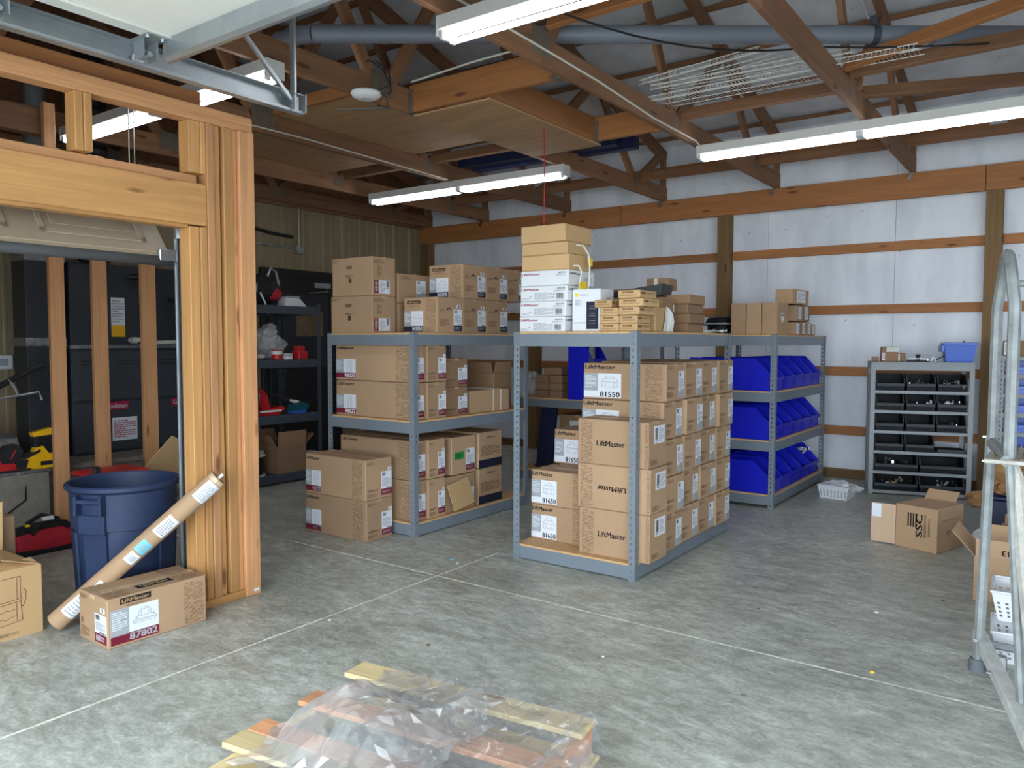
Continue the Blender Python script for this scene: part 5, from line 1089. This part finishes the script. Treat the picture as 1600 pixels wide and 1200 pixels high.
# things behind the bin
rb = thing('red_lid_tote', 'brown tote with a red lid behind the navy trash can', 'tote', (-5.25, 2.62, 0)); MB().bbox(-.14, .14, -.16, .18, 0, .47, .012).build('tote_body', 'maroon', rb); MB().bbox(-.15, .15, -.18, .20, .47, .495, .008).build('lid', 'red', rb); MB().bbox(.13, .16, -.17, -.13, .49, .55, .006).build('latch', 'black_plastic', rb)
cb = thing('cardboard_sheet', 'flat cardboard sheet leaning behind the navy trash can', 'cardboard', (-5.35, 3.18, .42)); o = MB().bbox(-.003, .003, -.26, .14, -.42, .20, .001).build('sheet', 'cardboard_light', cb); o.rotation_euler = (R(-30), R(28), 0); o2 = MB().bbox(-.0035, .0035, -.002, .0, -.4, .18, .0005).build('crease', 'cardboard_dark', cb); o2.rotation_euler = (R(-30), R(28), 0)
fc = thing('floor_cord', 'thin white cord curled on the floor behind the stud jamb', 'cord', (-4.45, 2.62, .004)); MB().tube([(.0, -.1, 0), (.06, .0, 0), (.03, .08, .03), (-.05, .1, .09), (-.1, .08, .12)], .004, 5).build('cord', 'cable_white', fc); MB().bbox(-.115, -.085, .07, .09, .11, .13).build('plug', 'white_plastic', fc)
# ---- trash can
tc_ = thing('trash_can', 'navy blue plastic trash can standing in the doorway', 'trash can', (-4.03, 2.09, 0), 62)
n = 40; prof2 = [(.0, 0), (.215, 0), (.22, .01), (.238, .40), (.238, .41), (.252, .415), (.258, .60), (.268, .605), (.278, .615), (.278, .632), (.268, .64), (.258, .636), (.252, .60), (.232, .40), (.212, .02), (.0, .02)]
MB().lathe(prof2, n, caps=False).build('can_body', 'navy_can', tc_, smooth='auto')
for k in range(8):
    a = 2 * pi * k / 8 + .2
    if k % 4 == 0: continue
    o = MB().add([(-.055, -.006, .03), (.055, -.006, .03), (.062, -.006, .40), (-.062, -.006, .40), (-.055, .006, .03), (.055, .006, .03), (.062, .006, .40), (-.062, .006, .40)], [(0, 1, 2, 3), (4, 5, 6, 7), (0, 1, 5, 4), (2, 3, 7, 6), (1, 2, 6, 5), (3, 0, 4, 7)]).build('body_rib', 'navy_can', tc_)
    o.matrix_local = Matrix.Rotation(a, 4, 'Z') @ Matrix.Translation((0, -.221, 0)) @ Matrix.Rotation(R(2.6), 4, 'X')
for a in (-pi / 2 - R(35), pi / 2 - R(35)):
    M_ = Matrix.Rotation(a + pi / 2, 4, 'Z')
    h = MB(); h.bbox(-.075, -.06, -.292, -.245, .50, .60, .004); h.bbox(.06, .075, -.292, -.245, .50, .60, .004); h.bbox(-.075, .075, -.295, -.275, .56, .585, .006); h.bbox(-.072, .072, -.262, -.235, .40, .50, .004)
    o = h.build('handle', 'navy_can', tc_); o.matrix_local = M_
# ---- long mailing tube
p0, p1 = Vector((-3.835, 1.645, .040)), Vector((-3.400, 2.235, .690))
mt = thing('mailing_tube', 'long brown mailing tube leaning against the stud jamb', 'tube', p0); dv = p1 - p0; Ln = dv.length
q = dv.to_track_quat('Z', 'X').to_matrix().to_4x4()
def tb_(m): return m.xf(q)
tb_(MB().lathe([(.0445, 0), (.046, .002), (.046, Ln - .002), (.0445, Ln), (.04, Ln), (.04, Ln - .02), (0, Ln - .02)], 24, caps=False)).build('tube_body', 'cardboard', mt, smooth='auto')
tb_(MB().lathe([(0, .001), (.0445, .001), (.0445, .004)], 24, caps=False)).build('end_cap', 'cardboard_light', mt)
tb_(MB().tube([(0, .01, Ln - .02), (.0, .02, Ln + .03)], .008, 6)).build('white_rod', 'white_plastic', mt)
# direction on the tube that faces the camera
inv = q.to_3x3().inverted(); cdir = inv @ (Vector((0, 0, 1.368)) - (p0 + dv * .5)); A0 = math.atan2(cdir.y, cdir.x)
def wrap(z0, z1, a0, a1, m, r=.0465):
    b = MB(); n = 6; V = []
    for k in range(n + 1):
        a = A0 + a0 + (a1 - a0) * k / n; V += [(r * cos(a), r * sin(a), z0), (r * cos(a), r * sin(a), z1)]
    b.add(V, [(2 * k, 2 * k + 2, 2 * k + 3, 2 * k + 1) for k in range(n)]); o = tb_(b).build('label_sticker', m, mt); return o
def wrap_marks(z0, z1, a0, a1, m, par, nn=8):
    b = MB(); rn = random.Random(int(z0 * 1000))
    for k in range(nn):
        zz = z0 + (z1 - z0) * k / nn; r = .0469; h = (z1 - z0) / nn * .5; aa = [A0 + a0 + (a1 - a0) * j / 4 * rn.uniform(.8, 1) for j in range(5)]
        V = []
        for a in aa: V += [(r * cos(a), r * sin(a), zz), (r * cos(a), r * sin(a), zz + h)]
        b.add(V, [(2 * j, 2 * j + 2, 2 * j + 3, 2 * j + 1) for j in range(4)])
    tb_(b).build('fine_print', m, par)
for z0, z1, a0, a1, m, mk in ((.07, .22, -.6, 1.0, 'label_white', 'label_grey'), (.245, .285, -.2, .9, 'label_white', 'ink_grey'), (.42, .475, -.3, .9, 'label_white', 'ink_grey'), (.485, .55, -.4, .9, 'cyan_label', 'ink_grey'), (.60, .71, -.5, .9, 'label_white', 'ink_grey'), (.84, .95, -.5, 1.2, 'label_white', 'label_grey'), (.78, .84, 1.2, 1.5, 'cyan_label', 'ink_grey')):
    o = wrap(z0, z1, a0, a1, m); wrap_marks(z0 + .012, z1 - .012, a0 + .2, a1 - .2, mk, o)
o = wrap(.955, Ln - .004, -.9, 1.2, 'tape_clear')
# ---- 87802 carton
st87 = [('rect', 0, .24, .38, 1, 'label_grey'), ('opener', .42, .34, .98, .98, 'ink_grey'), ('lines', .03, .40, .34, .95, 'label_white'), ('rect', 0, 0, 1, .26, 'maroon'), ('text', .38, .04, .97, .24, 'label_white', '87802'), ('lines', .03, .03, .30, .2, 'maroon')]
c87 = carton('long carton with a maroon and white sticker in front of the mailing tube', -3.665, -3.392, 1.675, 2.152, 0, .226,
       [('lines', .06, .86, .3, .95, 'ink_brown'), ('sticker', .56, .08, .97, .66, 'label_white', [('rect', 0, 0, 1, .32, 'maroon'), ('bars', .1, .78, .45, .96, 'ink_black'), ('lines', .1, .42, .9, .72, 'ink_grey'), ('text', .4, .33, .95, .40, 'ink_black', '87802'), ('lines', .1, .06, .8, .26, 'label_white')]), ('sticker', .76, .70, .92, .80, 'label_white', [('text', .3, .15, .7, .85, 'ink_black', '2')]), ('lines', .06, .08, .36, .3, 'ink_brown'), ('text', .06, .34, .16, .46, 'ink_brown', '/\\')],
       [('sticker', .12, .85, .42, .97, 'ink_black', [('text', .05, .2, .95, .82, 'cardboard_light', 'LiftMaster')]), ('lines', .18, .78, .40, .82, 'ink_brown'), ('sticker', .025, .06, .49, .76, 'label_white', st87), ('pattern', .76, .05, .97, .95, 'ink_brown')],
       [('sticker', .60, .36, .80, .72, 'ink_black', [('lines', .1, .1, .9, .9, 'cardboard_light')]), ('pattern', .45, .04, .98, .25, 'ink_brown'), ('pattern', .08, .74, .92, .97, 'ink_brown')], rz=-1.5, tape='tape_clear')
# ---- open cartons at the far left
oc = open_carton('open carton printed with a furnace drawing at the left edge', -4.30, -3.89, 1.10, 1.615, 0, .318, [('L', .25, -4), ('B', .17, -72), ('F', .17, -60), ('R', .10, -80)], (), [('stove', .42, .16, .98, .9, 'ink_brown'), ('lines', .6, .05, .8, .1, 'ink_brown')], m='cardboard_light')
carton('plain carton at the left edge behind the open one', -4.75, -4.42, 1.45, 1.72, 0, .46, (), (), m='cardboard')
# ================================================================== tools on the dark shelving
def on(x, y, z): return (x, y, z)
bp = thing('black_backpack', 'black and red tool backpack on the top board of the dark shelving', 'bag', (-6.30, 4.62, 1.70), 90)
blob(.20, .15, .15, 51, 'black_cloth', 'bag_body', bp, .12, (16, 10)); blob(.09, .06, .06, 52, 'red_cloth', 'front_pocket', bp, .08, (12, 8), (.08, -.10, .05)); MB().tube([(.05, -.05, .28), (.08, -.06, .36), (.14, -.06, .33), (.16, -.08, .2)], .014, 6).build('strap', 'galvanized', bp); MB().tube([(-.1, -.14, .12), (-.06, -.16, .02), (-.03, -.16, -.08)], .01, 6).build('strap', 'galvanized', bp)
MB().bbox(-.22, -.14, -.16, -.14, .12, .2).build('buckle', 'galvanized', bp)
wv_ = thing('white_vent', 'white slanted vent cover on the top board of the dark shelving', 'vent', (-6.22, 4.92, 1.70)); MB().prism([(-.12, 0), (.14, 0), (.14, .01), (.06, .08), (-.10, .09)], 'x', -.06, .06).xf(Matrix.Identity(4)).build('vent_body', 'white_plastic', wv_); MB().bbox(-.07, .07, -.10, .06, .085, .10).build('vent_top', 'label_grey', wv_)
cbg = thing('clear_jugs', 'clear plastic bags heaped on the second board of the dark shelving', 'bag', (-6.30, 4.68, 1.19)); blob(.14, .2, .12, 61, 'bag_film', 'bag_body', cbg, .25, (16, 9)); blob(.08, .09, .09, 63, 'bag_film', 'bag_top', cbg, .25, (12, 7), (.0, .02, .16))
for k, (nm, lab, y, w, h, m) in enumerate((('tape_tin', 'red and orange tin on the second board of the dark shelving', 4.66, .05, .09, 'red'), ('red_box', 'red plastic case at the right of the second board', 4.93, .055, .075, 'red'), ('blue_box', 'blue can at the left of the second board', 4.38, .05, .2, 'bin_blue'), ('white_cup', 'white cup between the tin and the red case', 4.78, .05, .055, 'paper'))):
    t = thing(nm, lab, 'container', (-6.11, y, 1.19))
    if k == 1: MB().bbox(-w, w, -w, w, 0, h).build('case_body', m, t); MB().bbox(-w * .7, w * .7, -w * .8, w * .6, h, h + .05).build('case_lid', m, t)
    else: MB().lathe([(w * .9, 0), (w, .005), (w, h - .005), (w * .95, h)], 16).build('body', m, t, smooth='auto'); MB().lathe([(w * 1.03, h * .55), (w * 1.03, h * .9)], 16).build('band', 'paper' if k != 3 else 'label_grey', t, smooth='auto')
ct = thing('caulk_tube', 'pale caulk tube lying on the second board of the dark shelving', 'tube', (-6.13, 4.42, 1.22)); MB().tube([(0, -.09, 0), (0, .09, 0)], .024, 12).build('tube_body', 'pvc_white', ct); MB().tube([(0, .09, 0), (0, .14, 0)], [.01, .003], 8).build('nozzle', 'pvc_white', ct)
rs = thing('red_saw', 'red and grey miter saw on the third board of the dark shelving', 'power tool', (-6.22, 4.52, .66))
tool_body(rs, [(-.2, 0), (.18, .0), (.26, .06), (.22, .08), (-.2, .03)], .16, 'red', 'base'); tool_body(rs, [(.0, .05), (.10, .06), (.08, .18), (.0, .26), (-.06, .2)], .10, 'red', 'arm'); tool_body(rs, [(-.20, .10), (-.04, .08), (-.02, .2), (-.1, .27), (-.2, .25)], .12, 'label_grey', 'motor'); MB().tube([(.0, -.02, .22), (.05, .2, .18), (.06, .34, .12)], .006, 6).build('lever', 'black_metal', rs); MB().tube([(.06, .32, .13), (.06, .42, .10)], [.01, .022], 8).build('lever_grip', 'paper', rs)
MB().tube([(.08, -.12, .17), (.10, -.12, .17)], .06, 16).build('blade_guard', 'chrome', rs); MB().bbox(.09, .10, -.05, .2, .03, .05).build('scale_plate', 'paper', rs)
td_ = thing('teal_tool', 'teal and blue power tool at the right of the third board', 'power tool', (-6.16, 4.93, .66)); tool_body(td_, [(-.1, .02), (.1, .03), (.12, .08), (.02, .11), (-.08, .09)], .07, 'teal', 'body'); tool_body(td_, [(-.08, 0), (.08, 0), (.08, .025), (-.08, .025)], .08, 'bin_blue_pale', 'base'); tool_body(td_, [(.02, .1), (.12, .09), (.12, .12), (.04, .13)], .04, 'black_plastic', 'grip')
open_carton('open carton with spread flaps on the bottom board of the dark shelving', -6.50, -6.07, 4.62, 4.96, .10, .26, [('F', .14, 35), ('B', .14, 50), ('R', .14, 5), ('L', .14, 30)], m='cardboard_dark')
sp_ = thing('cable_spool', 'black cable spool with pale flanges at the left of the bottom board', 'spool', (-6.20, 4.42, .10)); MB().lathe([(0, 0), (.13, 0), (.13, .015), (0, .015)], 24, caps=False).build('flange', 'pvc_white', sp_); MB().lathe([(.10, .015), (.105, .03), (.105, .17), (.10, .185)], 24).build('cable_winding', 'black_plastic', sp_, smooth='auto'); MB().lathe([(0, .185), (.13, .185), (.13, .20), (0, .20)], 24, caps=False).build('flange', 'pvc_white', sp_)
sp2 = thing('tape_roll', 'pale wire roll lying on the black cable spool', 'roll', (-6.20, 4.42, .30)); MB().lathe([(.06, 0), (.11, 0), (.115, .01), (.115, .03), (.11, .04), (.06, .04), (.06, 0)], 24, caps=False).build('roll_body', 'pvc_white', sp2, smooth='auto'); MB().lathe([(.03, .002), (.058, .002), (.058, .03), (.03, .03)], 16, caps=False).build('core', 'black_plastic', sp2)
basket('white perforated basket at the right end of the dark shelving bottom board', .16, .2, .15, (-6.17, 5.06, .10), 0)
lm = thing('level_strip', 'white slotted strip standing behind the dark shelving', 'strip', (-7.3, 4.95, 0)); MB().bbox(-.02, .02, -.12, .12, 0, 1.62).build('strip_body', 'label_grey', lm)
b = MB(); 
for k in range(12): b.box(.0195, .022, -.02, .02, 1.15 + k * .04, 1.17 + k * .04)
b.build('bright_slots', 'white_plastic', lm)
# ================================================================== rolling ladder at the right edge
ld = thing('rolling_ladder', 'galvanized rolling platform ladder at the right edge of the picture', 'ladder', (0, 3.4, 0))
def sq(name, pts, r=.019, m='ladder_zinc', n=8): return MB().tube(pts, r, n).build(name, m, ld, smooth='auto')
def arch(x, ya, yb, z0, z1, xb=None):
    xb = x if xb is None else xb; P_ = [(x, ya, z0)]; c = (ya + yb) / 2; rad = abs(ya - yb) / 2; P_.append((x, ya, z1 - rad))
    for k in range(1, 12): a = pi * k / 12; P_.append((x + (xb - x) * k / 12, c + (ya - c) * cos(a), z1 - rad + rad * sin(a)))
    P_.append((xb, yb, z1 - rad)); P_.append((xb, yb, z0)); return P_
sq('handrail', arch(-.245, .30, -.10, .93, 1.70, -.165), .021)
sq('handrail', arch(.42, .30, -.10, .93, 1.70, .42), .021)
sq('leg', [(-.25, .30, .98), (-.268, .30, .05)], .021); sq('leg', [(.43, .30, .98), (.45, .30, .05)], .021)
sq('side_rail', [(-.165, -.10, .95), (-.15, -.14, .80), (-.09, -.30, .08)], .016, 'ladder_zinc'); sq('side_rail', [(.42, -.10, .95), (.42, -.14, .80), (.42, -.62, .08)], .016)
sq('side_rail', [(-.165, -.08, .94), (-.14, -.10, .88), (-.10, -.22, .55), (-.03, -.45, .08)], .024, 'ladder_worn')
MB().bbox(-.24, .44, -.14, .30, .93, .945, .003).build('platform', 'ladder_worn', ld)
b = MB()
for i in range(22):
    for j in range(14): b.prism([(-.01, 0), (.01, 0), (0, .012)], 'y', -.006, .006) if False else b.box(-.22 + i * .03, -.21 + i * .03, -.12 + j * .03, -.108 + j * .03, .945, .951)
b.build('grip_studs', 'grit', ld)
sq('platform_edge', [(-.25, .32, .96), (-.17, -.12, .94)], .022); sq('platform_edge', [(.44, .32, .96), (.44, -.12, .94)], .022)
sq('cross_bar', [(-.25, .30, 1.6), (.43, .30, 1.6)], .014); sq('cross_bar', [(-.26, .30, .12), (.44, .30, .12)], .016, 'ladder_zinc')
o = MB().bbox(-.024, .024, -1.05, .40, -.024, .024, .005).build('base_rail', 'ladder_pale', ld); o.location = (-.185, .02, .115); o.rotation_euler = (0, 0, R(13))
o = MB().bbox(-.024, .024, -1.05, .40, -.024, .024, .005).build('base_rail', 'ladder_pale', ld); o.location = (.45, .02, .115)
for z, yy in ((.23, -.82), (.46, -.62), (.70, -.40)): MB().bbox(-.02, .42, yy - .1, yy + .1, z - .012, z, .003).build('step', 'ladder_worn', ld)
for x in (-.27, .45):
    MB().lathe([(.034, 0), (.034, .035), (.028, .05)], 14, x, .30).build('foot', 'rubber_grey', ld, smooth='auto')
    b = MB().tube([(x + .075, .25, .04), (x + .10, .25, .04)], .032, 14); w_ = b.build('caster_wheel', 'paper', ld, smooth='auto'); MB().bbox(x + .068, x + .107, .235, .265, .03, .10).build('caster_fork', 'chrome', w_)
for (x, y_, z) in ((-.285, .30, .88), (-.285, .30, .98), (-.29, .28, .13), (-.22, -.05, .13)): MB().tube([(x + .006, y_, z), (x + .02, y_, z)], .007, 8).build('bolt', 'chrome', ld)
for z in (.80, .5): MB().bbox(-.03 - .135, -.02 - .135, -.14, .30, z - .002, z + .002).build('brace', 'ladder_zinc', ld) if False else None
# ================================================================== pallet
pt = thing('wooden_pallet', 'wooden pallet with spaced deck boards at the bottom of the picture', 'pallet', (-2.165, 2.038, 0), 7.5)
for k, (y1, y0, m, x0, x1, dz) in enumerate(((0, -.115, 'wood_pale', -.005, .955, .004), (-.265, -.36, 'wood_orange', .0, .975, 0), (-.50, -.585, 'wood_orange', -.005, .97, 0), (-.587, -.68, 'wood_pale', -.01, .965, 0), (-.83, -.93, 'wood_pale', 0, .97, 0))):
    beam('deck_board', (x0, (y0 + y1) / 2, .121 + dz), (x1, (y0 + y1) / 2, .121 + dz), y1 - y0, .019, m, pt)
for x in (.055, .49, .925): beam('stringer', (x, .0, .062), (x, -.95, .062), .038, .088, 'wood_pale' if x < .3 else 'wood_orange', pt)
for y1 in (0, -.42, -.84): beam('bottom_board', (0, y1 - .045, .010), (.97, y1 - .045, .010), .09, .016, 'wood_pale', pt)
MB().bbox(.53, .60, -.22, -.17, .106, .135).build('block', 'wood_pale', pt)
pf = thing('plastic_wrap', 'torn clear plastic wrap draped over the pallet', 'plastic wrap', (-2.165, 2.038, .135), 7.5)
import mathutils.noise as mn
def sheet(name, x0, x1, y0, y1, nx, ny, zf, edge, sm=True, m='film'):
    b = MB(); V = []; F = []
    for i in range(nx + 1):
        for j in range(ny + 1):
            u, v = i / nx, j / ny; x = x0 + (x1 - x0) * u + edge * mn.noise((v * 5, 3.1, u * 2)); y = y0 + (y1 - y0) * v + edge * mn.noise((u * 5, 7.7, v * 2)); V.append((x, y, zf(x, y, u, v)))
    for i in range(nx):
        for j in range(ny): a = i * (ny + 1) + j; F.append((a, a + 1, a + ny + 2, a + ny + 1))
    o = b.add(V, F).build(name, m, pf, smooth=sm); return o
def ridged(x, y, s, a): return a * (1 - abs(mn.noise((x * s, y * s, .3))) * 2) 
sheet('film_sheet', .30, 1.0, -.95, .0, 60, 60, lambda x, y, u, v: .004 + max(0, ridged(x + .4 * y, y * .5, 9, .022)) + abs(mn.noise((x * 22, y * 14, 1))) * .015, .10)
def peak(x, y, u, v):
    d = math.hypot((x - .33) / .22, (y + .47) / .24); d2 = math.hypot((x - .52) / .07, (y + .30) / .4)
    return .006 + .17 * max(0, 1 - d) ** .8 + .05 * max(0, 1 - d2) + abs(mn.noise((x * 16, y * 11, 4))) * .035
sheet('film_peak', .12, .66, -.80, -.06, 22, 22, peak, .10, False, 'film_fold')
sheet('film_end', .90, 1.0, -.95, .02, 8, 50, lambda x, y, u, v: .01 - u * .12 + mn.noise((x * 20, y * 14, 2)) * .02, .05)
